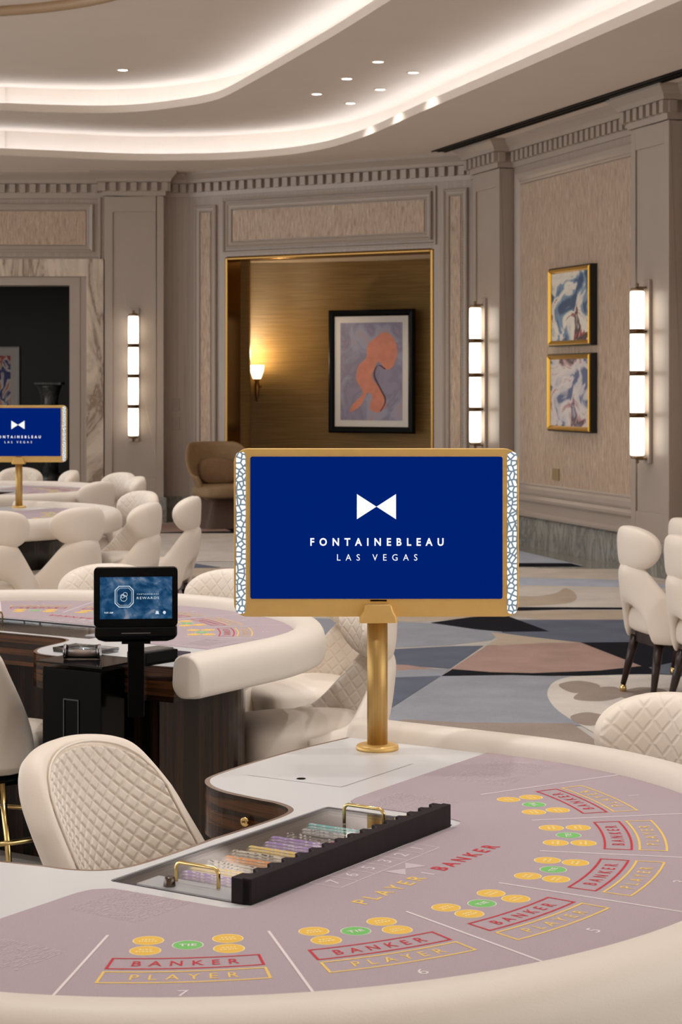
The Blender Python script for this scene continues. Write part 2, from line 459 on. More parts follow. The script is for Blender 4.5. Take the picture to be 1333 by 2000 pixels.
for c in (((1092,1340),(1130,1332),(1170,1340),(1165,1352),(1120,1356)), ((1122,1368),(1145,1350),(1200,1344),(1220,1360),(1180,1372)), ((1205,1358),(1250,1345),(1300,1350),(1300,1366),(1240,1370)), ((1115,1402),(1150,1394),(1190,1405),(1160,1420),(1130,1416))):
    patch('spot', c, True)
patch('spot', [(640,1440),(790,1408),(900,1414),(1118,1416),(1180,1460),(1000,1500),(700,1500)])
# left of the sign
patch('light', [(250,1040),(560,1040),(560,1098),(300,1098)])
patch('slate', [(330,1098),(355,1098),(432,1110),(330,1112)])
patch('tan', [(250,1112),(560,1110),(560,1130),(250,1130)])
patch('mauve', [(250,1130),(400,1128),(560,1140),(560,1215),(250,1215)])
patch('pink', [(300,1024),(410,1022),(450,1037),(430,1041),(300,1040)])
patch('black', [(408,1021),(560,1021),(560,1043),(300,1043),(300,1041),(452,1039)])
patch('pink', [(200,1420),(345,1380),(470,1430),(520,1500),(430,1560),(200,1560)])
struct(fm.build('floor', _mats, merge=False), 'patterned carpet in grey, slate, black, pink and beige')

# ---- left wall with its marble-cased opening
OX1 = WL.s_at(153); OX0 = OX1-3.6; OZ = 2.80
w = WL.mb(); w.box(OX1, .3, 0, .3, 0, C0); w.box(-9, OX0, 0, .3, 0, C0); w.box(OX0, OX1, 0, .3, OZ, C0)
wall_left = struct(w.build('wall_left', M_PAINT), 'taupe panelled wall with the marble cased opening')
p1x = WL.s_at(168); zt = WL.z_at(100,413); zb = WL.z_at(100,478)
w = WL.mb(); w.box(OX0+.2, p1x, -.012, 0, zb, zt)
w.build('wallpaper_panel', M_WALLP, wall_left)
w = WL.mb(); frame_loft(w, OX0+.12, p1x+.085, zb-.085, zt+.085, MOULD); w.build('panel_moulding', M_PAINT2, wall_left)
w = WL.mb(); frame_loft(w, OX0, p1x+.17, zb-.17, zt+.17, [(0,0),(0,.02),(.02,.02),(.03,0)]); w.build('panel_moulding', M_PAINT2, wall_left)
w = WL.mb(); cw = .21
w.box(OX1-.10, OX1+.02, -.01, .3, 0, OZ+.02, 0); w.box(OX0, OX1-.10, -.01, .3, OZ-.07, OZ+.02, 0)
struct(w.build('trim_1', M_PAINT2), 'inner taupe lining of the opening in the left wall')
w = WL.mb(); a0, a1 = WL.s_at(170), WL.s_at(203)
w.prism([(0,0)]*0 or [(a0,-.05),(a1,-.05),(a1,0),(a0,0)], 0, OZ+.03)
w._ext([(a0,-.05,OZ+.03),(a1,-.05,OZ+.23),(a1,-.05,OZ+.03)], [(a0,0,OZ+.03),(a1,0,OZ+.23),(a1,0,OZ+.03)], [(a0,0),(a1,2),(a1,0)], 0)
w._ext([(OX0-.2,-.05,OZ+.03),(a0,-.05,OZ+.03),(a1,-.05,OZ+.23),(OX0-.2,-.05,OZ+.23)], [(OX0-.2,0,OZ+.03),(a0,0,OZ+.03),(a1,0,OZ+.23),(OX0-.2,0,OZ+.23)], [(0,0),(8,0),(9,1),(0,1)], 0)
struct(w.build('trim_2', M_MARBLE), 'veined cream marble casing of the opening')
# black room beyond
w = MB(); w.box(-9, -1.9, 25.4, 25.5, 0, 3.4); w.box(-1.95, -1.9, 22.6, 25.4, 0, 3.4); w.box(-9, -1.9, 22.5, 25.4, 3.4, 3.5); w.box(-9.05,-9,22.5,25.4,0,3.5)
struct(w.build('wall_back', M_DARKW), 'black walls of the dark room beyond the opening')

w = MB(); w.box(-14.2, 9.2, -3.4, -3.0, 0, 4.9)  # added unseen wall: blocks ambient from behind the camera, pale for bounce
struct(w.build('wall_light_block', M_CEIL), 'unseen pale wall added behind the camera to hold back ambient light')

# ---- alcove wall
NS0, NS1 = WN.s_at(440), WN.s_at(848)
NZ = (WN.z_at(440,503)+WN.z_at(848,486))/2
w = WN.mb(); w.box(-.0, NS0, 0, .24, 0, C0); w.box(NS1, LN+.05, 0, .24, 0, C0); w.box(NS0, NS1, 0, .24, NZ, C0)
wall_mid = struct(w.build('wall_alcove', M_PAINT), 'angled taupe wall around the gold alcove')
def panel(wl, x0, x1, z0, z1, parent, gap=.09, outer=True):
    w = wl.mb(); w.box(x0, x1, -.012, 0, z0, z1); w.build('wallpaper_panel', M_WALLP, parent)
    w = wl.mb(); frame_loft(w, x0-gap, x1+gap, z0-gap, z1+gap, MOULD); w.build('panel_moulding', M_PAINT2, parent)
    if outer:
        w = wl.mb(); frame_loft(w, x0-gap-.055, x1+gap+.055, z0-gap-.055, z1+gap+.055, [(0,0),(0,.022),(.016,.026),(.03,.012),(.034,0)]); w.build('panel_moulding', M_PAINT2, parent)
panel(WN, WN.s_at(456), WN.s_at(830), WN.z_at(456,470), WN.z_at(456,412), wall_mid)
panel(WN, WN.s_at(393), WN.s_at(412), .62, WN.z_at(400,416), wall_mid, .085, False)
panel(WN, WN.s_at(881), WN.s_at(901), .62, WN.z_at(890,384), wall_mid, .085, False)
# dotted bead beside the narrow strips
w = WN.mb()
for sx in (WN.s_at(877), WN.s_at(905.5)):
    for k in range(90): w.lathe([(0,-.012),(.008,-.008),(.011,0),(.008,.008),(0,.012)], 6, (sx,-.014,.7+k*.03))
w.build('bead_moulding', M_PAINT2, wall_mid)
# bronze lining of the alcove
w = WN.mb(); th = .036
for x0, x1 in ((NS0, NS0+th), (NS1-th, NS1)): w.box(x0, x1, -.010, .26, 0, NZ)
w.box(NS0+th, NS1-th, -.010, .26, NZ-th, NZ)
struct(w.build('trim_3', M_BRONZE, bevel=.012), 'polished bronze lining around the alcove')
A_L, A_M, A_R = fl(465,512,NZ), fl(655,511,NZ), fl(838,505,NZ)
jl, jr = WN.pt(NS0,-.24), WN.pt(NS1,-.24)
curve = [jl, jl+WN.d*.02-WN.n*.25] + [A_L+Vector((.05,.0)), (A_L+A_M)/2+Vector((.03,.13)), A_M, (A_M+A_R)/2+Vector((.07,.06)), A_R, A_R+Vector((.45,-.4)), jr]
curve = catmull(curve, 6)
w = MB()
for a, b in zip(curve[:-1], curve[1:]): w.add([(a.x,a.y,0),(b.x,b.y,0),(b.x,b.y,NZ),(a.x,a.y,NZ)], [(0,1,2,3)], 0, True)
w.flat([(p.x,p.y) for p in curve], NZ, m=1)
struct(w.build('wall_inner', [M_GRASS, M_CEIL]), 'curved gold grasscloth wall inside the alcove')

# ---- right wall
w = WR.mb(); w.box(-.0, 16, 0, .3, 0, C0)
wall_right = struct(w.build('wall_right', M_PAINT), 'long taupe wall with a tall wallpapered panel')
PO = .16
q1a, q1b = WR.s_at(924, PO), WR.s_at(975.5, PO)
q2a, q2b = WR.s_at(1233, PO), WR.s_at(1307, PO)
pan0, pan1 = WR.s_at(1020), q2a-.13
pz0, pz1 = WR.z_at(1020,959), WR.z_at(1020,362)
w = WR.mb(); w.box(pan0, pan1, -.012, 0, pz0, pz1); w.build('wallpaper_panel', M_WALLP, wall_right)
w = WR.mb(); frame_loft(w, pan0-.12, pan1+.12, pz0-.02, pz1+.13, [(0,0),(0,.03),(.02,.036),(.06,.03),(.085,.016),(.10,.02),(.115,.012),(.12,0)]); w.build('panel_moulding', M_PAINT2, wall_right)
panel(WR, q2b+.25, q2b+2.9, pz0, pz1, wall_right, .1)
w = WR.mb(); w.rbox(WR.s_at(1083), WR.s_at(1096), -.022, -.008, WR.z_at(1089,938)+.0, WR.z_at(1089,915), .01, axis='y')
o = w.build('wall_outlet', plain('tan_outlet_plate', (158,132,96), .5)); tag(o, 'tan power outlet low on the wallpapered right wall below the two pictures', 'outlet')

# ---- pilasters
def pilaster(wl, a, b, o, nm, lab):
    w = wl.mb(); st = .085; g = .014
    w.box(a, b, -(o-g), 0, .28, 3.74)
    w.box(a, a+st, -o, -(o-g), .28, 3.74); w.box(b-st, b, -o, -(o-g), .28, 3.74)
    w.box(a+st, b-st, -o, -(o-g), 3.56, 3.74); w.box(a+st, b-st, -o, -(o-g), .28, .52)
    return struct(w.build(nm, M_PAINT2, bevel=.005), lab)
LO = .2
pl0, pl1 = WL.s_at(205, LO), WL.s_at(320, LO)
pilaster(WL, pl0, pl1, LO, 'trim_4', 'taupe pilaster on the left wall beside the marble casing')
pilaster(WR, q1a, q1b, PO, 'trim_5', 'taupe pilaster in the corner beside the alcove wall')
pilaster(WR, q2a, q2b, PO, 'trim_6', 'taupe pilaster at the right edge')
pilaster(WR, q2b+3.2, q2b+3.9, PO, 'trim_7', 'taupe pilaster further along the right wall')

# ---- cornice and base, following every pilaster
path = [WL.pt(-8.5), WL.pt(pl0), WL.pt(pl0, LO), WL.pt(pl1, LO), WL.pt(pl1), WL.pt(0), WN.pt(LN), WR.pt(q1a), WR.pt(q1a,PO), WR.pt(q1b,PO), WR.pt(q1b), WR.pt(q2a), WR.pt(q2a,PO), WR.pt(q2b,PO), WR.pt(q2b), WR.pt(q2b+3.2), WR.pt(q2b+3.2,PO), WR.pt(q2b+3.9,PO), WR.pt(q2b+3.9), WR.pt(15.5)]
path = [p for i, p in enumerate(path) if i == 0 or (p-path[i-1]).length > .01]
w = MB()
w.sweep2d(path, [(0,3.745),(.022,3.745),(.026,3.775),(.030,3.80),(.030,3.896),(.085,3.898),(.092,3.915),(.098,3.935),(.118,3.955),(.148,3.985),(.158,3.992),(.158,4.02),(0,4.02)])
def mitre(i, o):
    p = path[i]; d0 = (p-path[i-1]).normalized() if i else (path[1]-p).normalized(); d1 = (path[i+1]-p).normalized() if i < len(path)-1 else d0
    n0 = Vector((d0.y,-d0.x)); n1 = Vector((d1.y,-d1.x)); b = (n0+n1).normalized(); return p+b*o/max(.3,b.dot(n0))
for i in range(len(path)-1):
    a, b = mitre(i, .078), mitre(i+1, .078); L = (b-a).length; d = (b-a).normalized()
    if L < .1 or (b-a).dot(path[i+1]-path[i]) < 0: continue
    n = max(1, round(L/.118)); sp = L/n; nn = Vector((d.y,-d.x))
    X = Matrix.Translation((a.x,a.y,0)) @ Matrix.Rotation(math.atan2(d.y,d.x), 4, 'Z'); w.X = X
    for k in range(n): w.box(sp*(k+.5)-.034, sp*(k+.5)+.034, 0, .052, 3.795, 3.893)
    w.X = None
struct(w.build('trim_8', M_PAINT2), 'taupe dentil cornice under the ceiling')
def run(pts, prof, nm, m, lab): w = MB(); w.sweep2d(pts, prof); return struct(w.build(nm, m), lab)
BASE = [(0,0),(.035,0),(.035,.275),(.022,.29),(0,.29)]
ia = 0
run([WL.pt(a1), WL.pt(pl0), WL.pt(pl0,LO), WL.pt(pl1,LO), WL.pt(pl1), WL.pt(0), WN.pt(NS0-.01)], BASE, 'baseboard_left', M_MARBG, 'grey marble baseboard on the left')
run([WN.pt(NS1+.01), WN.pt(LN)]+[p for p in path[path.index(WN.pt(LN))+1:]] if WN.pt(LN) in path else [WN.pt(NS1+.01)]+path[6:], BASE, 'baseboard_right', M_MARBG, 'grey marble baseboard on the right')
RAILP = [(0,.30),(.06,.30),(.062,.325),(.03,.345),(.03,.43),(.055,.455),(.055,.478),(.02,.515),(0,.515)]
run([WR.pt(q1b+.002), WR.pt(q2a-.002)], RAILP, 'trim_9', M_PAINT2, 'stepped taupe rail above the marble base')
run([WR.pt(q2b+.002), WR.pt(q2b+3.19)], RAILP, 'trim_10', M_PAINT2, 'stepped taupe rail beyond the second pilaster')
run([WN.pt(NS1+.02), WN.pt(LN-.15)], [(0,.29),(.04,.29),(.04,.33),(0,.35)], 'trim_11', M_PAINT2, 'small taupe moulding above the marble base')

# ---- ceiling: three levels with lit coves
def lip_path(px, z, left_x, right_ext):
    P = catmull([fl(x, y, z) for x, y in px], 6)
    d = (P[-1]-P[-6]).normalized()
    return [Vector((left_x, P[0].y))] + P + [P[-1]+d*right_ext]
lip1 = lip_path([(0,303),(120,308),(250,313),(340,313.5),(450,311),(550,303.5),(620,293.5),(670,281),(730,260),(829,216),(1000,143.5),(1165,72),(1286,20)], C0, -11, 13)
lip2 = lip_path([(0,215.5),(100,219),(200,220.5),(281,217),(352,208.5),(402,200),(440,188),(503,154.5),(603,98),(663,63),(740,15)], C1, -11, 13)
def off(P, o):
    out = []
    for i, p in enumerate(P):
        d = (P[min(i+1,len(P)-1)]-P[max(i-1,0)]).normalized(); out.append(p+Vector((-d.y, d.x))*o)   # outwards, towards the walls
    return out
def close(P): return [(p.x,p.y) for p in P]+[(P[-1].x-.01,-3.5),(-11.01,-3.5)]
outer = [(-11.2,22.4),(WL.P0.x,22.4),(WN.pt(0,-.2).x,WN.pt(0,-.2).y),(CORN.x+.2,CORN.y+.2)]+[tuple(WR.pt(16,-.2)), (WR.pt(16).x,-3.6),(-11.2,-3.6)]
hole = close(lip1)
w = MB()
w.flat(outer, C0, [hole])
def cove(w, lip, z0, z1, zlip=.075, gap=.30):
    A = lip; B = off(lip, .03); D = off(lip, gap)
    def strip(P, za, Q, zb):
        for i in range(len(P)-1):
            w.add([(P[i].x,P[i].y,za),(P[i+1].x,P[i+1].y,za),(Q[i+1].x,Q[i+1].y,zb),(Q[i].x,Q[i].y,zb)], [(0,1,2,3)], 0, True)
    strip(A, z0, A, z0+zlip); strip(A, z0+zlip, B, z0+zlip); strip(B, z0+zlip, B, z0+.005); strip(B, z0+.005, D, z0+.005); strip(D, z0+.005, D, z1)
    return D
D1 = cove(w, lip1, C0, C1); w.flat(close(D1), C1, [close(lip2)])
D2 = cove(w, lip2, C1, C2); w.flat(close(D2), C2)
ceiling = struct(w.build('ceiling', M_CEIL, merge=False, recalc=False), 'stepped taupe ceiling with two curving lit coves')
M_LED = emis('cove_led', (224,237,255), LED_S)
for lip, z in ((lip1, C0), (lip2, C1)):
    w = MB(); a, b = off(lip, .15), off(lip, .19)
    for i in range(len(a)-1):
        if a[i].y < -2: continue
        w.add([(a[i].x,a[i].y,z+.03),(a[i+1].x,a[i+1].y,z+.03),(b[i+1].x,b[i+1].y,z+.03),(b[i].x,b[i].y,z+.03)], [(0,1,2,3)])
    w.build('cove_light', M_LED, ceiling, recalc=False)
# bronze ring on the topmost level
w = MB(); w.tube([(-3.3+2.1*math.cos(2*PI*k/64), 13.3+2.1*math.sin(2*PI*k/64), C2-.03) for k in range(64)], .045, 8, closed=True)
struct(w.build('trim_12', plain('tan_ring_paint', (176,146,112), .5)), 'tan ring moulding on the topmost ceiling')

# ---- black linear slot in the lowest ceiling
a0_, a1_ = fl(843,295,C0), fl(1333,134,C0); b0_, b1_ = fl(869,297,C0), fl(1333,158,C0)
d_ = (a1_-a0_).normalized(); n_ = Vector((-d_.y, d_.x)); wd = .16
rot = math.atan2(d_.y, d_.x)
t = thing('linear_diffuser', (a0_.x, a0_.y, C0), rot, 'long black linear air slot in the ceiling above the right wall', 'air vent')
Lx = (a1_-a0_).length+3
w = MB(); w.box(0, Lx, 0, wd, -.006, -.001, 0); w.build('slot', M_BLACKM, t)
w = MB(); w.box(0, Lx, .0, .02, -.012, -.004); w.box(0, Lx, wd-.02, wd, -.012, -.004); w.box(0, Lx, wd/2-.008, wd/2+.008, -.011, -.004); w.build('flange', M_BLACK, t)

# ---- recessed downlights
M_DISC = emis('downlight_disc', (255,244,230), 9)
def spot(par, loc, watts, size=1.9, blend=.6, rad=.05, col=(1,.985,.96), aim=(0,0,0)):
    L = bpy.data.lights.new('downlight', 'SPOT'); L.energy = watts; L.spot_size = size; L.spot_blend = blend; L.shadow_soft_size = rad; L.color = col
    o = bpy.data.objects.new('downlight', L); COL.objects.link(o); o.location = loc; o.rotation_euler = aim
    if par is not None: o.parent = par
    return o
DL = [(240,136,C2,'on the topmost ceiling level'),(739,120,C1,'uppermost of the middle level cluster'),(808,141,C1,'rightmost of the middle level cluster'),(678,153,C1,'second from left of the middle level cluster'),
      (743,174,C1,'third from the right of the cluster'),(619,183,C1,'leftmost of the middle level cluster'),(685,201,C1,'lowest of the cluster, above the cove lip')]
for px, py, z, lab in DL:
    p = fl(px, py, z)
    t = thing('ceiling_light', (p.x, p.y, z), 0, 'small round recessed downlight '+lab, 'light', 'recessed downlights')
    w = MB(); w.lathe([(.062,-.001),(.062,-.006),(.048,-.008),(.048,-.001)], 20); w.build('trim_ring', M_CEIL, t)
    w = MB(); w.lathe([(.0,-.0045),(.047,-.0045)], 20); w.build('diffuser', M_DISC, t, recalc=False)
    spot(t, (0,0,-.02), 22*DL_S)
# presumed downlights without fixtures, added to fill the tables and floor with light
for x, y, z, e in GRID: spot(None, (x, y, z-.02), e*DL_S)

# ---- wall sconces: stacked glass tubes
M_TUBE = NT('sconce_glass')
M_TUBE.set((.9,.9,.88), .25); _co = M_TUBE.coords('Generated')
_sp = M_TUBE.n('ShaderNodeSeparateXYZ'); M_TUBE.l(_co, _sp.inputs[0])
_h = M_TUBE.math('SUBTRACT', 1.0, M_TUBE.math('MULTIPLY', M_TUBE.math('ABSOLUTE', M_TUBE.math('SUBTRACT', _sp.outputs[2], .5)), .9))
M_TUBE.b.inputs['Emission Color'].default_value = (*lin((255,244,226)),1)
M_TUBE.l(M_TUBE.math('MULTIPLY', _h, SCONCE_S), M_TUBE.b.inputs['Emission Strength']); M_TUBE = M_TUBE.m
def sconce(wl, s, o, label):
    p = wl.pt(s, o); t = thing('wall_sconce', (p.x, p.y, 0), wl.rz, label, 'wall lamp', 'tall stacked tube sconces')
    w = MB(); w.box(-.055, .055, -.03, 0, .93, 2.46); w.build('backplate', M_PAINT2, t, bevel=.006)
    z0, z1 = .985, 2.375; n = 4; seg = (z1-z0)/n
    for k in range(n):
        w = MB(); w.lathe([(.052, z0+k*seg+.012),(.060, z0+k*seg+.02),(.060, z0+(k+1)*seg-.02),(.052, z0+(k+1)*seg-.012)], 24, (0,-.11,0)); w.build('glass_tube', M_TUBE, t)
    for k in range(1, n):
        w = MB(); w.cyl(.064, z0+k*seg-.02, z0+k*seg+.02, 24, (0,-.11,0)); w.box(-.02,.02,-.06,-.02,z0+k*seg-.01,z0+k*seg+.01); w.build('band', M_DARKBR, t)
    for z, sg in ((z0,-1),(z1,1)):
        w = MB(); w.lathe([(.055,z+.012*-sg),(.055,z+.012*sg),(.018,z+.016*sg),(.012,z+.03*sg),(.016,z+.045*sg),(.006,z+.055*sg)], 20, (0,-.11,0)); w.box(-.018,.018,-.11,-.02,z+.018*sg-.008,z+.018*sg+.008)
        w.build('end_cap', M_NICKEL, t)
sconce(WL, (pl0+pl1)/2+.0, LO-.014, 'tall lit tube sconce on the left wall pilaster beside the marble casing')
sconce(WR, WR.s_at(946, PO), PO-.014, 'tall lit tube sconce on the corner pilaster beside the alcove wall')
sconce(WR, WR.s_at(1266, PO), PO-.014, 'tall lit tube sconce on the right edge pilaster past the two pictures')

# ---- candle sconce in the alcove
pc = fl(505, 720, NZ); back = A_L.lerp((A_L+A_M)/2+Vector((.03,.13)), .35)
t = thing('candle_sconce', (((505-CX)/F_PX)*(back.y-.06), back.y-.06, 0), -.15, 'small lit candle sconce on the gold alcove wall', 'wall lamp')
zc = 1.6+(HY-725)*back.y/F_PX
w = MB(); w.lathe([(.045,zc-.09),(.078,zc+.0),(.085,zc+.07)], 20, (0,-.09,0)); w.build('lamp_shade', emis('candle_shade', (255,226,170), 7), t)
w = MB(); w.lathe([(.004,zc-.36),(.02,zc-.30),(.034,zc-.18),(.022,zc-.12),(.045,zc-.10)], 16, (0,-.09,0)); w.build('arm', M_BRONZE, t)
w = MB(); w.box(-.03,.03,-.10,.05,zc-.2,zc-.17); w.build('backplate', M_BRONZE, t)
L = bpy.data.lights.new('candle', 'POINT'); L.energy = 13; L.color = (1,.8,.5); L.shadow_soft_size = .05
lo = bpy.data.objects.new('candle', L); COL.objects.link(lo); lo.parent = t; lo.location = (0,-.09,zc+.14)
# alcove downlights in its soffit
for px, e in ((560, 21),(770, 24)):
    p = WN.pt(WN.s_at(px), -.55); spot(None, (p.x, p.y, NZ-.02), e, 1.9, .8, .04, (1,.84,.62))

# ---- pictures
def art(name, kind):
    t = NT(name); t.set((.5,.5,.5), .5); co = t.coords('Generated')
    if kind == 'loops': cols = [(0,(116,122,150)),(.40,(140,130,152)),(.47,(128,118,142)),(.6,(150,150,172)),(.75,(168,140,144)),(.9,(120,126,156))]; sc, d, ds = 3.2, 3, .8
    elif kind == 'blue': cols = [(0,(44,54,70)),(.36,(60,84,116)),(.44,(124,150,176)),(.49,(226,218,206)),(.55,(236,228,214)),(.60,(150,70,64)),(.66,(60,52,66)),(.8,(208,200,192))]; sc, d, ds = 2.3, 3, 1.1
    elif kind == 'pale': cols = [(0,(70,60,74)),(.36,(92,104,140)),(.43,(206,198,200)),(.52,(224,214,208)),(.58,(190,150,150)),(.64,(96,74,80)),(.75,(170,170,190))]; sc, d, ds = 2.6, 3, 1.0
    else: cols = [(0,(30,30,60)),(.38,(60,60,130)),(.45,(238,232,226)),(.54,(214,120,90)),(.6,(180,40,60)),(.7,(240,220,200))]; sc, d, ds = 3, 2, 1.5
    f = t.noise(co, sc, d, .55, ds)
    t.l(t.ramp(f, [(p, lin(c)) for p, c in cols], 'LINEAR' if kind == 'loops' else 'EASE'), t.b.inputs['Base Color']); return t.m
def picture(wl, s0, s1, z0, z1, o, fw, fd, label, mframe, mart, mat=0, side=None):
    p = wl.pt((s0+s1)/2, o); t = thing('framed_picture', (p.x, p.y, (z0+z1)/2), wl.rz, label, 'picture')
    W, H = (s1-s0)/2, (z1-z0)/2
    w = MB(); frame_loft(w, -W, W, -H, H, [(0,0),(0,fd),(fw*.25,fd+.008),(fw*.7,fd),(fw,fd-.012),(fw,0)], 0)
    w.build('frame', [mframe], t)
    if side is not None:
        w = MB(); frame_loft(w, -W-.012, W+.012, -H-.012, H+.012, [(0,0),(0,fd-.012),(.012,fd-.012),(.012,0)]); w.build('frame_side', side, t)
    if mat:
        w = MB(); w.box(-W+fw-.005, W-fw+.005, -fd+.016, -.004, -H+fw-.005, H-fw+.005); w.build('mat_board', M_MAT, t)
    w = MB(); g = fw+mat; d = fd-.018 if not mat else fd-.014
    w.box(-W+g, W-g, -d, -.003, -H+g, H-g); w.build('canvas', mart, t)
    return t, W, H, g, d
DK = plain('black_frame_side', (16,14,14), .4)
GF = plain('gilt_frame', (206,158,62), .34, .85)
picture(WR, WR.s_at(1077,.06), WR.s_at(1157,.06), WR.z_at(1077,675,.06), WR.z_at(1077,528,.06), 0.014, .04, .075, 'upper of two gold framed abstract paintings, blue white and red', GF, art('abstract_blue', 'blue'), 0, DK)
picture(WR, WR.s_at(1075,.06), WR.s_at(1157,.06), WR.z_at(1077,839,.06), WR.z_at(1077,694,.06), 0.014, .04, .075, 'lower of two gold framed abstract paintings, paler with grey and violet', GF, art('abstract_pale', 'pale'), 0, DK)
WA = Wall((A_M.x, A_M.y), (A_R-A_M))
oo = .10
t, W, H, g, d = picture(WA, WA.s_at(646,oo), WA.s_at(812,oo), WA.z_at(730,846,oo), WA.z_at(730,605,oo), oo, .075, .05, 'large black framed picture with white mat in the gold alcove, salmon shapes on lavender', M_BLACK, art('abstract_loops', 'loops'), .075)
sal = plain('salmon_paint', (206,130,106), .6, var=.12, vscale=9); drk = plain('maroon_paint', (74,34,40), .6)
w = MB()
def blob(pts, m, y): P = catmull([(a*(W-g)*2/1.0, b*(H-g)*2/1.0) for a, b in pts], 8, True); w._ext([(p.x,-y-.0012,p.y) for p in P],[(p.x,-y,p.y) for p in P],[(p.x,p.y) for p in P],m)
blob([(.22,.40),(.36,.34),(.42,.20),(.36,.06),(.24,.02),(.12,.10),(.05,.02),(.02,-.06),(.16,-.2),(.24,-.34),(.12,-.42),(-.02,-.38),(.02,-.26),(-.06,-.22),(-.16,-.34),(-.34,-.42),(-.30,-.34),(-.14,-.22),(-.24,-.08),(-.20,.06),(-.08,.14),(-.06,.26),(.06,.34)], 0, d)
P = [(.22,.02),(.10,.06),(.04,-.04),(.14,-.18),(.22,-.30),(.14,-.41)]
P = catmull([(a*(W-g)*2, b*(H-g)*2) for a, b in P], 6)
L_ = [(p.x,p.y) for p in P]; R_ = [(p.x+.018,p.y+.006) for p in P][::-1]
w._ext([(a,-d-.0022,b) for a,b in L_+R_],[(a,-d-.0010,b) for a,b in L_+R_],L_+R_,1)
w.build('painted_shape', [sal, drk], t)
# picture in the dark room
WB = Wall((-9, 25.4), (1,0))
picture(WB, WB.s_at(-50), WB.s_at(39), WB.z_at(10,830), WB.z_at(10,677), .0, .02, .04, 'white framed colourful picture on the black wall beyond the opening', M_MAT, art('abstract_bright', 'bright'), .10)

# ---- grey stone column in the dark room
pc = fl(96, 1000, 0.0); Yc = 24.2; Xc = (97-CX)/F_PX*Yc
t = thing('stone_pedestal', (Xc, Yc, 0), 0, 'carved grey marble column standing in the dark room beyond the opening', 'column')
w = MB(); w.box(-.17,.17,-.17,.17,1.575,1.61); w.build('top_slab', M_MARBK, t, bevel=.006)
w = MB(); w.lathe([(.10,1.30),(.125,1.32),(.105,1.36),(.12,1.46),(.15,1.54),(.155,1.575)], 20); w.build('capital', M_MARBK, t)
w = MB()
w.lathe([(.115,.46),(.10,.9),(.095,1.30)], 20); w.build('shaft', M_MARBK, t)
w = MB(); w.lathe([(.20,0),(.20,.34),(.15,.36),(.17,.40),(.135,.46)], 24); w.build('base', M_MARBK, t)

# ---- switch plates beside the left pilaster
for py, lab in ((790,'upper of two taupe switch plates on the wall right of the left sconce'),(827,'lower of two taupe switch plates on the wall right of the left sconce')):
    s_ = WL.s_at(344); z_ = WL.z_at(344, py)
    w = WL.mb(); w.box(s_-.045, s_+.045, -.012, 0, z_-.07, z_+.07); w.box(s_-.015, s_+.015, -.018, -.01, z_-.03, z_+.03)
    tag(w.build('switch_plate', M_PLASTW, bevel=.003), lab, 'switch', 'switch plates')

# ================================================================ BACCARAT TABLE (local x along the dealer edge, local -y towards the players)
TZ = .76
FA, FB, FV = .99, .90, -.22          # felt half-ellipse
def L(u, v): return (u, -v)
def ell(a, b, c, n=48, t0=0, t1=PI): return [(a*math.cos(t0+(t1-t0)*k/n), c+b*math.sin(t0+(t1-t0)*k/n)) for k in range(n+1)]
# dealer edge with its belly cut-out, u from + to -
_half = [(.99,-.635),(.76,-.655),(.49,-.645),(.40,-.615),(.345,-.54),(.322,-.44),(.312,-.375),(.285,-.325),(.235,-.302),(.13,-.298),(0,-.302)]
_edge = [tuple(p) for p in catmull(_half, 6)]
EDGE = _edge + [(-u, v) for u, v in _edge[::-1][1:]]
def offs(P, o):
    out = []
    for i, p in enumerate(P):
        a = Vector(P[max(i-1,0)]); b = Vector(P[min(i+1,len(P)-1)]); d = (b-a).normalized(); out.append((p[0]+d.y*-o*-1*-1, p[1]+d.x*o)) if False else out.append((p[0]-d.y*-o*1, p[1]+d.x*o*1))
    return out
def table_outline(a_extra, e_off):
    arc = ell(FA+a_extra, FB+a_extra, FV)            # from +u round to -u
    e = [Vector(p) for p in EDGE]                    # +u to -u
    out = []
    for i, p in enumerate(e):
        d = (e[min(i+1,len(e)-1)]-e[max(i-1,0)]).normalized(); n = Vector((d.y,-d.x))   # travelling to -u: this normal points ...
        out.append(p+Vector((-n.x,-n.y))*e_off)
    ep = [(p.x,p.y) for p in out]
    return arc + ep[::-1]
TR = rrect(-.338, .338, -.272, .018, .012, 4)
def tp(P): return [L(*p) for p in P]
def sector_map(th0, r, k=.045, c=-.335):
    def mp(x, y, z=TZ+.0022):
        rho0 = r - y; th = th0 + x/r
        rho = rho0*(1+k*math.sin(th)**2)
        u, v = math.sin(th)*rho, c+math.cos(th)*rho
        return (*L(u, v), z)
    return mp
PRINT = [P_RED, P_YEL, P_GRN, P_WHT, P_PALE, P_AMB, P_CREAM]
def ring_box(mb, th0, half, r0, r1, lw, m, n=10):
    mp = sector_map(th0, r0)
    def pt(a, r): return sector_map(0, r)(0, 0) if False else sector_map(th0, r)(a*r, 0)
    outer_ = [pt(-half+2*half*k/n, r0) for k in range(n+1)] + [pt(half-2*half*k/n, r1) for k in range(n+1)]
    da = lw/((r0+r1)/2)
    inner_ = [pt(-half+da+2*(half-da)*k/n, r0+lw) for k in range(n+1)] + [pt(half-da-2*(half-da)*k/n, r1-lw) for k in range(n+1)]
    N = len(outer_)
    mb.add(outer_+inner_, [(i,(i+1)%N,N+(i+1)%N,N+i) for i in range(N)], m)
def disc(mb, c, r, z, m, n=28): mb.add([(c[0]+r*math.cos(2*PI*k/n), c[1]+r*math.sin(2*PI*k/n), z) for k in range(n)], [tuple(range(n))], m)
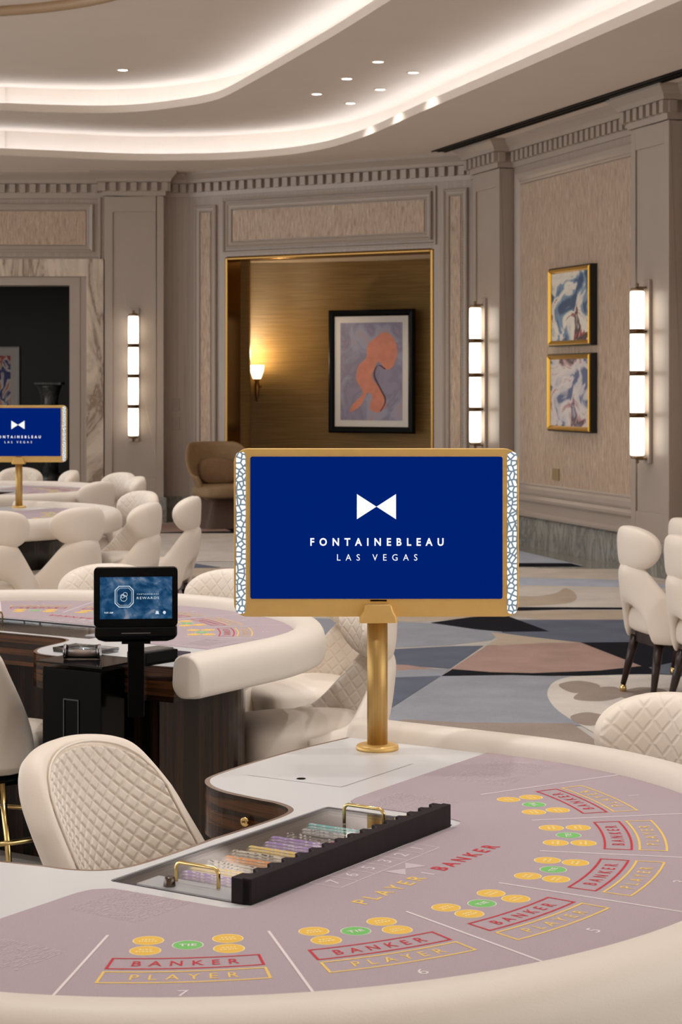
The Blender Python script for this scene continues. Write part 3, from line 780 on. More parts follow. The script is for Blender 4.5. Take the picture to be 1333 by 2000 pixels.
def line(mb, a, b, wdt, m, z=TZ+.0022):
    a = Vector(a); b = Vector(b); d = (b-a).normalized(); n = Vector((-d.y,d.x))*wdt/2
    mb.add([(*L(*(a+n)),z),(*L(*(b+n)),z),(*L(*(b-n)),z),(*L(*(a-n)),z)], [(0,1,2,3)], m)

def layout_print():
    mb = MB(); D = math.radians; rnd = random.Random(3)
    for num, th in ((7,-54.4),(6,-32.6),(5,-10.9),(3,10.9),(2,32.6),(1,54.4)):
        t0 = D(th)
        ring_box(mb, t0, D(8.15), .738, .790, .0042, 0)
        ring_box(mb, t0, D(8.15), .800, .852, .0042, 1)
        put_text(mb, 'BANKER', sector_map(t0, .764), .023, 0, 1.8, .150, .012)
        put_text(mb, 'PLAYER', sector_map(t0, .826), .023, 1, 1.8, .150, .006)
        put_text(mb, str(num), sector_map(t0, .897), .024, 3)
        for dth, r in ((-5.1,.652),(5.1,.652),(-4.9,.702),(4.9,.702),(0,.677)):
            mp = sector_map(t0+D(dth), r); c = mp(0,0)
            g = dth == 0
            disc(mb, c, .0238, TZ+.0020, 3 if g else 6); disc(mb, c, .0222, TZ+.0021, 2 if g else 5)
            mq = lambda x, y, mp=mp: mp(x, y, TZ+.0023)
            if g: put_text(mb, 'TIE', mq, .011, 3, 1.1, .026, .02)
            else:
                for yy, ww in ((.005,.010),(-.004,.013)):
                    x = -ww
                    while x < ww:
                        l_ = rnd.uniform(.002,.005); mb.add([mq(x,yy-.002),mq(min(ww,x+l_),yy-.002),mq(min(ww,x+l_),yy+.002),mq(x,yy+.002)], [(0,1,2,3)], 6); x += l_+.0016
    for k in range(-3, 4):
        th = D(21.75*k); a = sector_map(th, .628)(0,0); 
        # out to the rail
        for r in [x*.005 for x in range(126, 240)]:
            p = sector_map(th, r)(0,0); u, v = p[0], -p[1]
            if (u/(FA-.004))**2+((v-FV)/(FB-.004))**2 > 1: break
            e = (u, v)
        line(mb, (a[0], -a[1]), e, .0045, 3)
    # centre line
    flat_ = lambda u0, v0: (lambda x, y: (*L(u0+x, v0-y), TZ+.0022))
    put_text(mb, 'PLAYER', flat_(-.137,.163), .030, 1, 1.6, .196, .014)
    put_text(mb, 'BANKER', flat_(.122,.163), .030, 0, 1.6, .205, .022)
    mb.add([(*L(-.0145,.150),TZ+.0022),(*L(-.0105,.150),TZ+.0022),(*L(-.0105,.176),TZ+.0022),(*L(-.0145,.176),TZ+.0022)], [(0,1,2,3)], 3)
    for sg in (-1, 1):
        mb.add([(*L(-.005+sg*.036,.092),TZ+.0022),(*L(-.005+sg*.036,.136),TZ+.0022),(*L(-.005,.114),TZ+.0022)], [(0,1,2)], 4)
    # result grid
    x0, x1, y0, y1 = -.172, .158, .026, .088
    for y in (y0, y1): line(mb, (x0,y), (x1,y), .0018, 3)
    for k in range(7): line(mb, (x0+(x1-x0)*k/6,y0), (x0+(x1-x0)*k/6,y1), .0018, 3)
    for k, c in enumerate('765321'): put_text(mb, c, flat_(x0+(x1-x0)*(k+.5)/6, (y0+y1)/2), .026, 3)
    # pay-table blocks of fine print, illegible in the photograph: short dashes
    for sg in (-1, 1):
        for (ua, ub, va, vb, rows) in ((.375,.515,-.212,-.070,26),(.690,.800,-.205,-.062,24),(.835,.93,-.205,-.062,24)):
            for r in range(rows):
                v = va+(vb-va)*r/(rows-1); x = ua
                while x < ub-.004:
                    l_ = rnd.uniform(.004,.022); e = min(ub, x+l_)
                    if rnd.random() < .78: line(mb, (sg*x,v), (sg*e,v), .0022, 4)
                    x = e+.004
    return mb

def rail_profile():
    ctrl = [(-.004,-.02),(0,.012),(.012,.031),(.036,.040),(.068,.037),(.094,.020),(.107,-.010),(.108,-.05),(.100,-.082),(.06,-.090),(.02,-.088),(-.004,-.06)]
    return [tuple(p) for p in catmull([(a,b) for a, b in ctrl], 3, True)]
def make_table(x, y, ang, label):
    t = thing('baccarat_table', (x,y,0), ang, label, 'gaming table', 'baccarat tables')
    out_top = table_outline(.02, 0.0)
    w = MB(); w.prism(tp(table_outline(.02, -.007)), TZ-.012, TZ, [tp(TR)]); w.build('table_top', M_WHITE, t)
    w = MB(); w.prism(tp(table_outline(.015, .004)), TZ-.105, TZ-.0008, [tp(rrect(-.347,.347,-.281,.027,.012,4))], mtop=1); w.build('apron', [M_EBONYH, M_EDGE], t)
    # felt: the half ellipse less the dealer's white corner pieces and tray surround
    inner = [(-FA,-.264),(-.43,-.262),(-.40,-.255),(-.377,-.23),(-.374,-.16),(-.372,-.01),(-.362,.018),(-.34,.028),(.34,.028),(.362,.018),(.372,-.01),(.374,-.16),(.377,-.23),(.40,-.255),(.43,-.262),(FA,-.264)]
    w = MB(); w.prism(tp(ell(FA+.004, FB+.004, FV)+[p for p in inner]), TZ, TZ+.0018); w.build('felt', M_FELT, t)
    lp = layout_print().build('layout_print', PRINT, t, merge=False, recalc=False)
    # padded rail
    pth = [(FA,-.628),(FA,-.5),(FA,-.36)] + ell(FA, FB, FV, 64) + [(-FA,-.36),(-FA,-.5),(-FA,-.628)]
    pr = rail_profile(); w = MB(); rings = []
    P = [Vector(p) for p in pth]
    for i, p in enumerate(P):
        d = (P[min(i+1,len(P)-1)]-P[max(i-1,0)]).normalized(); n = Vector((d.y,-d.x))
        rings.append([(*L(p.x+n.x*o, p.y+n.y*o), TZ+z) for o, z in pr])
    def shrink(r, f, push):
        c = sum((Vector(q) for q in r), Vector())/len(r); return [c+(Vector(q)-c)*f+Vector((0,push,0)) for q in r]
    rings = [shrink(rings[0],.88,.016), shrink(rings[0],.97,.012)] + rings + [shrink(rings[-1],.97,.012), shrink(rings[-1],.88,.016)]
    w.loft(rings); w.build('padded_rail', M_RAIL, t)
    # pedestal with a knee recess for the dealer
    ped = ell(.88,.50,-.2) + [(-.88,-.57),(-.42,-.57),(-.40,-.40),(-.34,-.22),(.34,-.22),(.40,-.40),(.42,-.57),(.88,-.57)]
    w = MB(); w.prism(tp(ped), .0, TZ-.10); w.build('pedestal', M_EBONY, t)
    w = MB(); w.prism(tp(ell(.90,.52,-.2)+[(-.90,-.59),(-.43,-.59),(.43,-.59),(.90,-.59)][:2]+[(-.36,-.2),(.36,-.2),(.43,-.59),(.90,-.59)]), .0, .08); w.build('plinth', M_BLACK, t)
    for sg in (-1, 1):
        w = MB(); w.box(min(sg*.46,sg*.72), max(sg*.46,sg*.72), .572, .592, .10, TZ-.115); d = w.build('shade_cabinet_door', M_BLACK, t, bevel=.004)  # black door panel puts the shadow below the dealer edge into its colour
        w = MB(); w.cyl(.011, .592, .606, 16, (sg*.68,0,.50), axis='y'); w.box(sg*.68-.003,sg*.68+.003,.60,.622,.487,.513); w.build('lock', M_BRASS, d)
    # gold drawer lock on the curved wood below the dealer's edge, far side
    w = MB(); w.lathe([(.010,0),(.010,.003),(.008,.0045),(.003,.0045),(.003,.001)], 18, axis='x'); o = w.build('apron_lock', M_BRASS, t, loc=L(.322,-.47)+(TZ-.045,)); o.rotation_euler = (0,0,PI+.1)
    o.location = (.312, .452, TZ-.048)
    # flush lid in the white top with finger hole
    w = MB(); q = [(.500,-.580),(.505,-.345),(.798,-.345),(.80,-.40)]
    for a, b in ((0,1),(1,2)): line(w, q[a], q[b], .0014, 0, TZ+.0004)
    w.build('flush_lid', plain('grey_seam',(110,106,102),.5), t, recalc=False)
    w = MB(); disc(w, L(.531,-.463), .0100, TZ+.0006, 0, 20); w.build('finger_hole', M_BLACKM, t, recalc=False)
    
    # small usb point with a blue-white light under the rail
    w = MB(); w.box(-.02,.02,-.02,.02,-.012,.012); p = (FA*math.cos(.25)+.10, FV+FB*math.sin(.25)+.02)
    cp = w.build('charging_port', M_BLACK, t, loc=L(*p)+(TZ-.10,)); cp.rotation_euler = (0,0,-.25)
    w = MB(); w.box(.020,.0215,-.012,.004,-.007,.007); w.build('indicator_light', emis('port_light',(205,214,255),3) if 'port_light' not in MATS else MATS['port_light'], cp)
    return t
A1 = math.radians(57.3); A2 = math.radians(147.3)
O1 = (.018, 3.378); O2 = (-.958, 6.69); O3 = (-2.239, 11.92); O4 = (-2.55, 14.65); A3 = A1; A4 = math.radians(78.5)
table = make_table(*O1, A1, 'nearest cream-railed baccarat table, its mauve felt filling the bottom of the picture')
tb2 = dup(table, (*O2,0), A2, 'baccarat table with the black touch tablet, seen from its dealer side')
tb2.scale = (.95,.95,1)
tb3 = dup(table, (*O3,0), A3, 'baccarat table holding the farther gold framed sign, four chair backs in front')
tb4 = dup(table, (*O4,0), A4, 'farthest baccarat table, only its rails showing behind the far sign post')
def tw(O, A, u, v, z=0):
    c, s = math.cos(A), math.sin(A); x, y = L(u, v); return (O[0]+x*c-y*s, O[1]+x*s+y*c, z)

# ---------------------------------------------------------------- chip tray, set into the table
CELL = .0412
def make_tray(O, A, label):
    t = thing('chip_tray', tw(O,A,0,0,0), A, label, 'chip tray')
    w = MB(); a, b, c, d = -.334, .334, -.268, .014; zb = TZ-.062
    for x0,x1,y0,y1,z0,z1 in ((a,b,c,d,zb,zb+.004),(a,a+.006,c,d,zb,TZ-.001),(b-.006,b,c,d,zb,TZ-.001),(a,b,c,c+.006,zb,TZ-.001),(a,b,d-.006,d,zb,TZ-.001)):
        w.box(x0,x1,-y1,-y0,z0,z1)
    w.build('tray_well', plain('tray_lining', (52,46,54), .6), t)
    w = MB()
    for k in range(15):
        u = -.288+k*CELL-CELL/2
        w.prism([L(u-.002,-.19),L(u+.002,-.19),L(u+.002,.004),L(u-.002,.004)], zb+.004, zb+.026)
    w.build('divider', M_BLACKM, t)
    # front bar with scalloped back
    poly = [L(-.335,.020),L(.318,.020),L(.318,-.018)]
    n = 15; x0 = -.288-CELL/2
    for k in range(n-1, -1, -1):
        uc = -.288+k*CELL
        for j in range(9):
            an = PI*j/8; poly.append(L(uc+math.cos(an)*.0135, -.018+math.sin(an)*.0165))
    poly.append(L(-.335,-.018))
    wood = streaks('dark_bar_wood', [(.3,lin((20,12,16))),(.7,lin((34,21,25)))], (40,2,2), 1.5, .45, spec=.2)  if 'dark_bar_wood' not in MATS else MATS['dark_bar_wood']
    w = MB(); w.prism([L(-.335,.022),L(.318,.022),L(.318,.004),L(-.335,.004)], TZ, TZ+.043)
    w.prism(poly, TZ-.004, TZ+.041)
    w.build('front_bar', wood, t, bevel=.0015)
    w = MB(); w.box(-.328,.328,.020,.265,TZ-.0035,TZ-.0008); w.build('lid', M_GLASS, t)
    for uc in (-.285, .240):
        w = MB(); y0, y1 = .080, .168; z = TZ-.001; h = .036
        pts = [(uc,y0,z),(uc,y0,z+h-.008),(uc,y0+.003,z+h-.003),(uc,y0+.008,z+h),(uc,y1-.008,z+h),(uc,y1-.003,z+h-.003),(uc,y1,z+h-.008),(uc,y1,z)]
        w.tube(pts, .0034, 10); w.build('handle', M_BRASS, t)
    w = MB(); w.box(-.332,-.272,.012,.215,TZ-.0006,TZ+.0025); w.build('acrylic_panel', M_MILK, t)
    w = MB(); w.lathe([(.0100,TZ-.001),(.0105,TZ+.004),(.0090,TZ+.016),(.0070,TZ+.018)], 16, (*L(-.316,-.158),0)); w.build('lock_knob', plain('dark_knob_metal',(98,88,80),.22,1), t)
    return t
tray1 = make_tray(O1, A1, 'clear-lidded chip tray with dark wooden front bar on the nearest table')
tray2 = dup(tray1, tw(O2,A2,0,0), A2, 'clear-lidded chip tray partly hidden by the tablet on the second table')
tray2.scale = (.95,.95,1)
for o_ in kids(tray2):
    if o_.name.startswith('front_bar'): bpy.data.objects.remove(o_)

# chips, each its own disc on edge, in rows
def chip_mesh(name, base, edge):
    w = MB(); n = 24; r = .0192; h = .0020
    for k in range(n):
        a0, a1 = 2*PI*k/n, 2*PI*(k+1)/n
        p = lambda a, y, rr=r: (rr*math.cos(a), y, rr*math.sin(a))
        w.add([p(a0,-h),p(a1,-h),p(a1,h),p(a0,h)], [(0,1,2,3)], 1 if k % 4 == 0 else 0)
        for y in (-h, h):
            w.add([p(a0,y),p(a1,y),p(a1,y,r*.7),p(a0,y,r*.7)], [(0,1,2,3)], 1 if k % 4 == 0 else 0)
            w.add([p(a0,y,r*.7),p(a1,y,r*.7),(0,y,0)], [(0,1,2)], 0)
    return w.build('gaming_chip', [base, edge])
C = lambda n, c: plain('chip_'+n, c, .45)
WHT_, BLK_ = C('white',(226,220,212)), C('black',(26,24,28))
ROWS = [(2,'lilac','white',19,'purple',(164,132,196)),(3,'yellow','white',20,'yellow',(240,204,92)),(4,'speckled cream','black',22,'cream',(216,206,188)),(5,'orange','cream',20,'orange',(236,158,78)),
        (6,'speckled white','black',20,'cream',(216,206,188)),(7,'bright yellow','white',18,'yellow',(240,204,92)),(8,'pale purple','white',19,'purple',(164,132,196)),(9,'violet','white',20,'purple',(164,132,196)),
        (10,'monochrome','white',19,'black',(26,24,28)),(11,'charcoal','grey',16,'grey',(190,186,184)),(12,'turquoise','white',17,'teal',(84,186,186))]
EDG = {'white':WHT_,'black':BLK_,'cream':C('cream',(216,206,188)),'grey':C('darkgrey',(70,68,72))}
for k, nm, ed, n, cn, rgb in ROWS:
    proto = chip_mesh('gaming_chip', C(cn, rgb), EDG[ed]); u = -.288+k*CELL
    lab = '%s gaming chip on edge in the %s row of the near tray' % (nm, nm); grp = '%s chips in the near tray' % nm
    for j in range(26):
        o = proto if j == 0 else proto.copy()
        if j: COL.objects.link(o)
        o.location = tw(O1, A1, u+random.uniform(-.0006,.0006), -.216+.012*((k*7)%3-1)*.6+.0042*j, TZ-.0215)
        o.rotation_euler = (0, random.uniform(0,6.28), A1); o.rotation_mode = 'XYZ'
        tag(o, lab, 'chip', grp)
for k, rgb, lab in ((6,(196,40,128),'lone magenta chip lying in a notch of the dark tray bar'),(14-2,(240,204,92),'lone yellow chip lying in a notch near the far end of the tray bar'),(9,(232,228,224),'lone white chip lying in a notch of the dark tray bar')):
    o = chip_mesh('gaming_chip', plain('loose_chip_%d' % k, rgb, .45), WHT_); o.location = tw(O1, A1, -.288+k*CELL, -.013, TZ+.0335)
    o.rotation_euler = (PI/2-.12, 0, A1); tag(o, lab, 'chip')


# ---------------------------------------------------------------- illuminated table signs
M_BLUE = emis('sign_blue', (0,32,112), 1.0)
M_LOGO = emis('sign_white', (255,255,255), 1.0)
def mosaic():
    t = NT('light_mosaic'); co = t.coords('Object', (40,40,40)); 
    v = t.n('ShaderNodeTexVoronoi', feature='DISTANCE_TO_EDGE', voronoi_dimensions='2D'); v.inputs['Scale'].default_value = 2.1; v.inputs['Randomness'].default_value = .95
    sp = t.n('ShaderNodeSeparateXYZ'); t.l(co, sp.inputs[0]); cb = t.n('ShaderNodeCombineXYZ'); t.l(sp.outputs[0], cb.inputs[0]); t.l(sp.outputs[2], cb.inputs[1])
    t.l(cb.outputs[0], v.inputs['Vector'])
    c = t.ramp(v.outputs['Distance'], [(.0, lin((88,108,124))), (.13, lin((100,124,138))), (.17, lin((246,252,255)))])
    t.set((.1,.1,.1), .3); t.l(c, t.b.inputs['Emission Color']); t.b.inputs['Emission Strength'].default_value = 1.0; return t.m
M_MOS = mosaic()
def make_sign(O, A, label):
    p = tw(O, A, .9, -.5, TZ); t = thing('display_sign', p, 0, label, 'table sign', 'gold framed table signs')
    S = 4.41/F_PX; ox = -.0025
    zc = CAM_Z+(HY-1039)*S-TZ; W, H = 277*S, 163*S
    w = MB(); w.rbox(-W+ox, W+ox, -.02, .03, zc-H, zc+H, 26*S, axis='y', seg=6); w.build('frame', M_GOLD, t, bevel=.004)
    w = MB(); zs = CAM_Z+(HY-1029)*S-TZ; sw, sh = 245*S, 138*S
    w.rbox(-sw+ox, sw+ox, -.0225, -.019, zs-sh, zs+sh, 4*S, axis='y'); scr = w.build('screen', M_BLUE, t)
    w = MB()
    def mp0(cx, cy): return lambda x, y: (x+(cx-735)*S+ox, -.0238, CAM_Z+(HY-cy)*S-TZ+y)
    put_text(w, 'FONTAINEBLEAU', mp0(736,1056.5), 15.5*S, 0, 2.05, 259*S, .028)
    put_text(w, 'LAS VEGAS', mp0(736.5,1086.5), 12.5*S, 0, 2.15, 156*S, .0)
    m = mp0(735,988)
    w.add([m(-38*S,24.5*S),m(-38*S,-24.5*S),m(0,0),m(38*S,24.5*S),m(38*S,-24.5*S)], [(0,1,2),(2,4,3)])
    w.build('screen_logo', M_LOGO, scr, recalc=False, merge=False)
    for sg in (-1, 1):
        w = MB(); xc = sg*263.5*S+ox; hw = 9.2*S; hh = 157*S
        w.rbox(xc-hw, xc+hw, -.0225, -.018, zc-hh, zc+hh, 7*S, axis='y', seg=4); w.build('light_panel', M_MOS, t)
    w = MB(); yz = lambda py: CAM_Z+(HY-py)*S-TZ
    q = [(-36*S,yz(1212)),(39*S,yz(1212)),(37*S,yz(1200)),(31*S,yz(1190)),(27*S,yz(1176)),(-25*S,yz(1176)),(-28*S,yz(1190)),(-35*S,yz(1200))]
    w._ext([(a,-.046,b) for a,b in q],[(a,.02,b) for a,b in q],q,0); w.build('bracket', M_GOLD, t, bevel=.004)
    w = MB(); w.cyl(20*S, .004, yz(1205), 32, (0,0,0)); w.build('post', M_GOLDP, t)
    w = MB(); w.lathe([(41*S,0),(42*S,.004),(41*S,.009),(36*S,.012),(20*S,.013)], 40); w.build('base_flange', M_GOLD, t)
    w = MB(); w.box(-14*S,18*S,-.0212,-.0195,yz(1172),yz(1169)); w.build('maker_badge', M_BLACK, t)
    return t
sign = make_sign(O1, A1, 'large gold framed blue sign on a post on the nearest table')
p3 = tw(O3, A3, .9, -.5, TZ)
dup(sign, p3, 0, 'smaller looking gold framed blue sign cut by the left edge, on the far table')

# ---------------------------------------------------------------- rewards tablet on its post, second table
def make_tablet():
    Yp = 5.57; S = Yp/F_PX; X = (266-CX)*S
    t = thing('touch_tablet', (X, Yp, 0), .10, 'black touch tablet with a blue cloudy screen on a black post', 'tablet')
    z = lambda py: CAM_Z+(HY-py)*S
    w = MB(); w.rbox(-82*S, 81*S, -.012, .022, z(1223), z(1108), 8*S, axis='y', seg=4); hs = w.build('housing', M_GLOSSK, t, bevel=.003)
    w = MB(); w.box(-70*S, 70*S, -.0135, -.0115, z(1207.5), z(1126))
    M = NT('tablet_clouds'); co = M.coords('Generated', (2.2,1,1.5)); f = M.noise(co, 2.0, 6, .6, .5)
    M.set((0,0,0), .15); M.l(M.ramp(f, [(.3,lin((8,34,68))),(.48,lin((22,76,118))),(.6,lin((74,112,150))),(.72,lin((150,160,178)))]), M.b.inputs['Emission Color']); M.b.inputs['Emission Strength'].default_value = .7; M.b.inputs['Specular IOR Level'].default_value = .1
    sc = w.build('screen', M.m, t)
    mp = lambda cx, cy: (lambda x, y: (x+(cx-266)*S, -.0145, z(cy)+y))
    w = MB()
    def ngon_ring(cx, cy, rx, ry, cut, lw):
        P = [(-rx+cut,ry),(rx-cut,ry),(rx,ry-cut),(rx,-ry+cut),(rx-cut,-ry),(-rx+cut,-ry),(-rx,-ry+cut),(-rx,ry-cut)]
        k = mp(cx,cy); o_ = [k(a*S,b*S) for a,b in P]; i_ = [k(a*S*(1-lw/rx),b*S*(1-lw/ry)) for a,b in P]
        w.add(o_+i_, [(q,(q+1)%8,8+(q+1)%8,8+q) for q in range(8)])
    ngon_ring(243,1164,18.3,21,8,1.4); ngon_ring(243,1164,14.6,17.2,6,.6)
    put_text(w, 'FONTAINEBLEAU', mp(289,1159.5), 2.3*S, 0, 1.6, 42*S, .01)
    put_text(w, 'REWARDS', mp(289,1167), 4.6*S, 0, 1.25, 43*S, .0)
    put_text(w, '9:41 AM', mp(213,1195), 3.4*S, 0, 1, 17*S, .02)
    # bell and pin icons, and the small emblem kept as plain loops inside the octagon
    k = mp(307,1196); w.add([k(a*S,b*S) for a,b in ((-4.2,-2.6),(4.2,-2.6),(2.8,-.6),(2.8,2),(1.4,3.6),(-1.4,3.6),(-2.8,2),(-2.8,-.6))], [tuple(range(8))])
    k = mp(321,1195.5); w.add([k(a*S,b*S) for a,b in [(3*math.cos(x*PI/6), 3*math.sin(x*PI/6)) for x in range(-1,8)]+[(0,-4)]], [tuple(range(10))])
    for cx, cy, r in ((242,1167,6.5),(245,1160,4.5),(240,1163,4)):
        P = [(math.cos(2*PI*q/20), math.sin(2*PI*q/20)) for q in range(20)]; k = mp(cx,cy)
        w.add([k(a*r*S,b*r*S) for a,b in P]+[k(a*(r-.8)*S,b*(r-.8)*S) for a,b in P], [(q,(q+1)%20,20+(q+1)%20,20+q) for q in range(20)])
    w.build('screen_emblem', emis('tablet_white',(220,235,245),.9), sc, recalc=False, merge=False)
    w = MB()
    rings = []
    for zz, hw, y0, y1 in ((z(1223),80,-.02,.05),(z(1240),80,-.026,.06),(z(1247),74,-.024,.06),(z(1252),60,-.01,.05)):
        rings.append([(a*S, b, zz) for a, b in ((-hw,y0),(hw,y0),(hw,y1),(-hw,y1))])
    w.loft(rings, smooth=False); w.build('card_reader', M_GLOSSK, t, bevel=.004)
    w = MB(); w.box(-28*S,28*S,-.0275,-.02,z(1235),z(1233.5)); w.build('card_slot', plain('slot_chrome',(150,150,156),.2,1), t)
    w = MB(); w.rbox(-28*S,28*S,-.02,.05,z(1256),z(1252),.004); w.build('mount_plate', M_BLACK, t)
    w = MB(); w.box(-16*S,16*S,-.004,.036,z(1400),z(1256)); w.build('post', M_BLACK, t, bevel=.002)
    w = MB(); w.box(-14*S,14*S,.03,.12,z(1400),z(1340)); w.build('bracket', M_BLACK, t)
    return t
make_tablet()

# ---------------------------------------------------------------- small things on the second table
def on2(px, py, z=TZ): p = fl(px, py, z); return (p.x, p.y, z)
def spin2(o): o.rotation_euler = (0,0,A2); return o
p = on2(193,1290)
t = thing('drop_box', tw(O2,A2,-.66,-.63,0), A2, 'black drop box hanging on the dealer side of the second table', 'drop box')
w = MB(); w.box(-.115,.115,.0,.11,.40,TZ-.012); w.build('box_body', M_GLOSSK, t, bevel=.004)
w = MB(); w.box(-.13,.13,-.075,.125,TZ+.001,TZ+.007); w.build('glass_shelf', plain('smoked_glass',(26,25,28),.06), t)
w = MB(); frame_loft(w, -.03,.03,.43,.66, [(0,-.110),(0,-.113),(.004,-.113),(.004,-.110)]); w.build('slot_frame', plain('slot_chrome2',(90,90,96),.25,1), t)
c = tw(O2,A2,-.635,-.66,TZ+.007)
t = thing('tip_tube', c, A2+.55, 'clear cylinder with chrome ends lying on the black drop box shelf', 'tube')
w = MB(); w.lathe([(.021,-.05),(.021,.05)], 20, (0,0,.023), axis='x'); w.build('clear_barrel', M_ACRYL, t)
for a in (-.055, .047):
    w = MB(); w.lathe([(.0225,a),(.0225,a+.009)], 20, (0,0,.023), axis='x'); w.build('end_ring', plain('dark_chrome',(150,146,150),.12,1), t)
w = MB(); w.cyl(.010,-.046,.046,14,(0,0,.018),axis='x'); w.build('core', plain('tube_core',(176,150,140),.4), t)
p = on2(168,1274); t = thing('discard_holder', p, A2, 'flat clear acrylic holder on the white dealer surface of the second table', 'card holder')
w = MB(); w.box(-.088,.088,-.055,.055,.001,.008); w.build('plate', M_ACRYL, t, bevel=.002)
w = MB()
for a, b, c_, d_ in ((-.088,.088,.049,.055),(-.088,.088,-.055,-.049),(-.088,-.082,-.055,.055),(.082,.088,-.055,.055)): w.box(a,b,c_,d_,.008,.016)
w.build('lip', M_ACRYL, t)
p = on2(300,1292); t = thing('card_shuffler', p, A2-.12, 'small black card box beside the tablet post on the second table', 'card box')
w = MB(); w.box(-.045,.038,-.06,.075,.001,.036); w.build('box_body', M_BLACK, t, bevel=.003)
w = MB(); w.box(-.052,.045,-.068,.083,0,.004); w.build('base_tray', M_BLACKM, t)
w = MB(); w.box(-.035,.03,-.05,.065,.036,.041); w.build('lid', plain('grey_lid',(96,92,92),.35), t)
p = on2(331,1277); o = MB().rbox(-.055,.055,-.04,.04,0,.006,.004).build('touch_pad', plain('violet_pad_glass',(58,52,78),.12), loc=p); spin2(o); tag(o, 'flat violet-black touch pad lying behind the small black card box', 'pad')
p = on2(368,1286); o = MB().rbox(-.048,.048,-.03,.03,0,.004,.003).build('brass_plate', plain('dark_brass_plate',(96,74,48),.3,.6), loc=p); spin2(o); tag(o, 'flat brown brass plate on the white surface near the rail end', 'plate')

# ================================================================ CHAIRS (local +y is the way the sitter faces)
def make_player_chair(label):
    t = thing('player_chair', (0,0,0), 0, label, 'chair', 'cream leather player chairs')
    B = 60.0
    # winged head cushion
    Rr = .215
    def bend(p):
        x, y, z = p; f = 1-.24*sstep(.02,-.115,z)           # narrower below
        ang = x*f/Rr*.98; r = Rr - y
        zz = z*(1-.16*(x/.24)**2) - .018*(x/.24)**2
        return Vector((r*math.sin(ang), -.02-r*math.cos(ang)-.05*(zz+.1), .765+zz))
    w = MB(); w.superell(.212,.052,.112,.62,.55,44,22,bend, uvfn=lambda p: (p.x, p.z))
    # front half quilted, back half plain
    def front(i_f): pass
    hc = w.build('head_cushion', [M_LEATH, M_LEATHQ], t)
    for pl in hc.data.polygons:
        c = pl.center; r = math.hypot(c.x, c.y+.02+.05*(c.z-.665))
        if r < Rr-.012: pl.material_index = 1
    # back shell with arms and an arch at the tail
    def zt(a):
        a = abs(a); return .685-.22*sstep(30,82,a)-.03*sstep(82,108,a)
    def zb(a):
        a = abs(a); return .295+(0.19*math.sqrt(max(0,1-(a/36)**2)) if a < 36 else 0)
    def pos(a, z, o):
        ar = math.radians(a); k = sstep(.36,.70,z)
        rx = .252-.062*k; ry = .240-.02*k
        lean = .055*k*max(0, math.cos(ar))
        return Vector(((rx+o)*math.sin(ar), -(ry+o)*math.cos(ar)-lean, z))
    na, ns = 40, 10; w = MB(); AM = 108
    vo, uv = [], []
    for side in (.023, -.023):
        for i in range(na+1):
            a = -AM+2*AM*i/na; b0, b1 = zb(a), zt(a)
            for j in range(ns+1):
                s = j/ns; z = b0+(b1-b0)*s; e = min(s,1-s)*(b1-b0)
                th = side*min(1,.25+.75*math.sqrt(min(1,e/.05)))*(.45+.55*min(1,(AM-abs(a))/10))
                vo.append(pos(a, z, th)); uv.append((math.radians(a)*.25, z))
    N = (na+1)*(ns+1); F = []; FM = []
    for i in range(na):
        for j in range(ns):
            q = [i*(ns+1)+j,(i+1)*(ns+1)+j,(i+1)*(ns+1)+j+1,i*(ns+1)+j+1]
            F.append(q); FM.append(0); F.append([k+N for k in q]); FM.append(1)
    bd = [i*(ns+1) for i in range(na+1)] + [na*(ns+1)+j for j in range(1,ns+1)] + [i*(ns+1)+ns for i in range(na-1,-1,-1)] + [j for j in range(ns-1,0,-1)]
    for k in range(len(bd)):
        a, b = bd[k], bd[(k+1)%len(bd)]; F.append([a,b,b+N,a+N]); FM.append(0)
    w.add(vo, F, 0, True, uv); w.mi = FM
    w.build('backrest', [M_LEATH, M_LEATHQ], t, subsurf=1)
    # seat
    w = MB(); w.superell(.212,.24,.075,.5,.45,36,14, lambda p: Vector((p.x*(1-.12*sstep(.0,-.25,p.y)), p.y+.03, .395+p.z+(.012*(1-(p.x/.235)**2) if p.z > 0 else 0))), uvfn=lambda p:(p.x,p.y))
    w.build('seat', M_LEATH, t)
    w = MB(); w.prism(rrect(-.17,.17,-.16,.2,.05,4), .275, .33); w.build('seat_base', M_LEGW, t)
    for sx, sy in ((-1,-1),(1,-1),(-1,1),(1,1)):
        w = MB(); a = Vector((sx*.15, sy*.15, .30)); b = Vector((sx*.195, sy*.20, .045))
        w.tube([a, a.lerp(b,.5), b], [.025,.021,.014], 12); lg = w.build('leg', M_LEGW, t)
        w = MB(); w.tube([b+(a-b)*.12, b], [.0150,.0135], 12); w.lathe([(.0,0),(.012,.003),(.019,.018),(.016,.034),(.011,.048)], 14, (b.x,b.y,0)); w.build('brass_caster', M_BRASS, lg)
    return t
def facing(dx, dy): return math.atan2(dy, dx)-PI/2
def headpos(px, py, f, zt=.877, back=.27):
    """chair centre from where the top of its head cushion is seen"""
    p = fl(px, py, zt); d = Vector((math.cos(f+PI/2), math.sin(f+PI/2))); return (p.x+d.x*back, p.y+d.y*back, 0)
V1 = Vector((math.sin(A1), -math.cos(A1))); U1 = Vector((math.cos(A1), math.sin(A1))); V2 = Vector((math.sin(A2), -math.cos(A2))); U2 = Vector((math.cos(A2), math.sin(A2)))
def to(O, px, py, v=-.15, zt=.877):
    p = fl(px, py, zt); return facing(O[0]-p.x, O[1]-p.y)
first = [None]
def chair(loc, rz, label):
    if first[0] is None:
        first[0] = make_player_chair(label); c = first[0]; c.location = loc; c.rotation_euler = (0,0,rz); return c
    return dup(first[0], loc, rz, label)
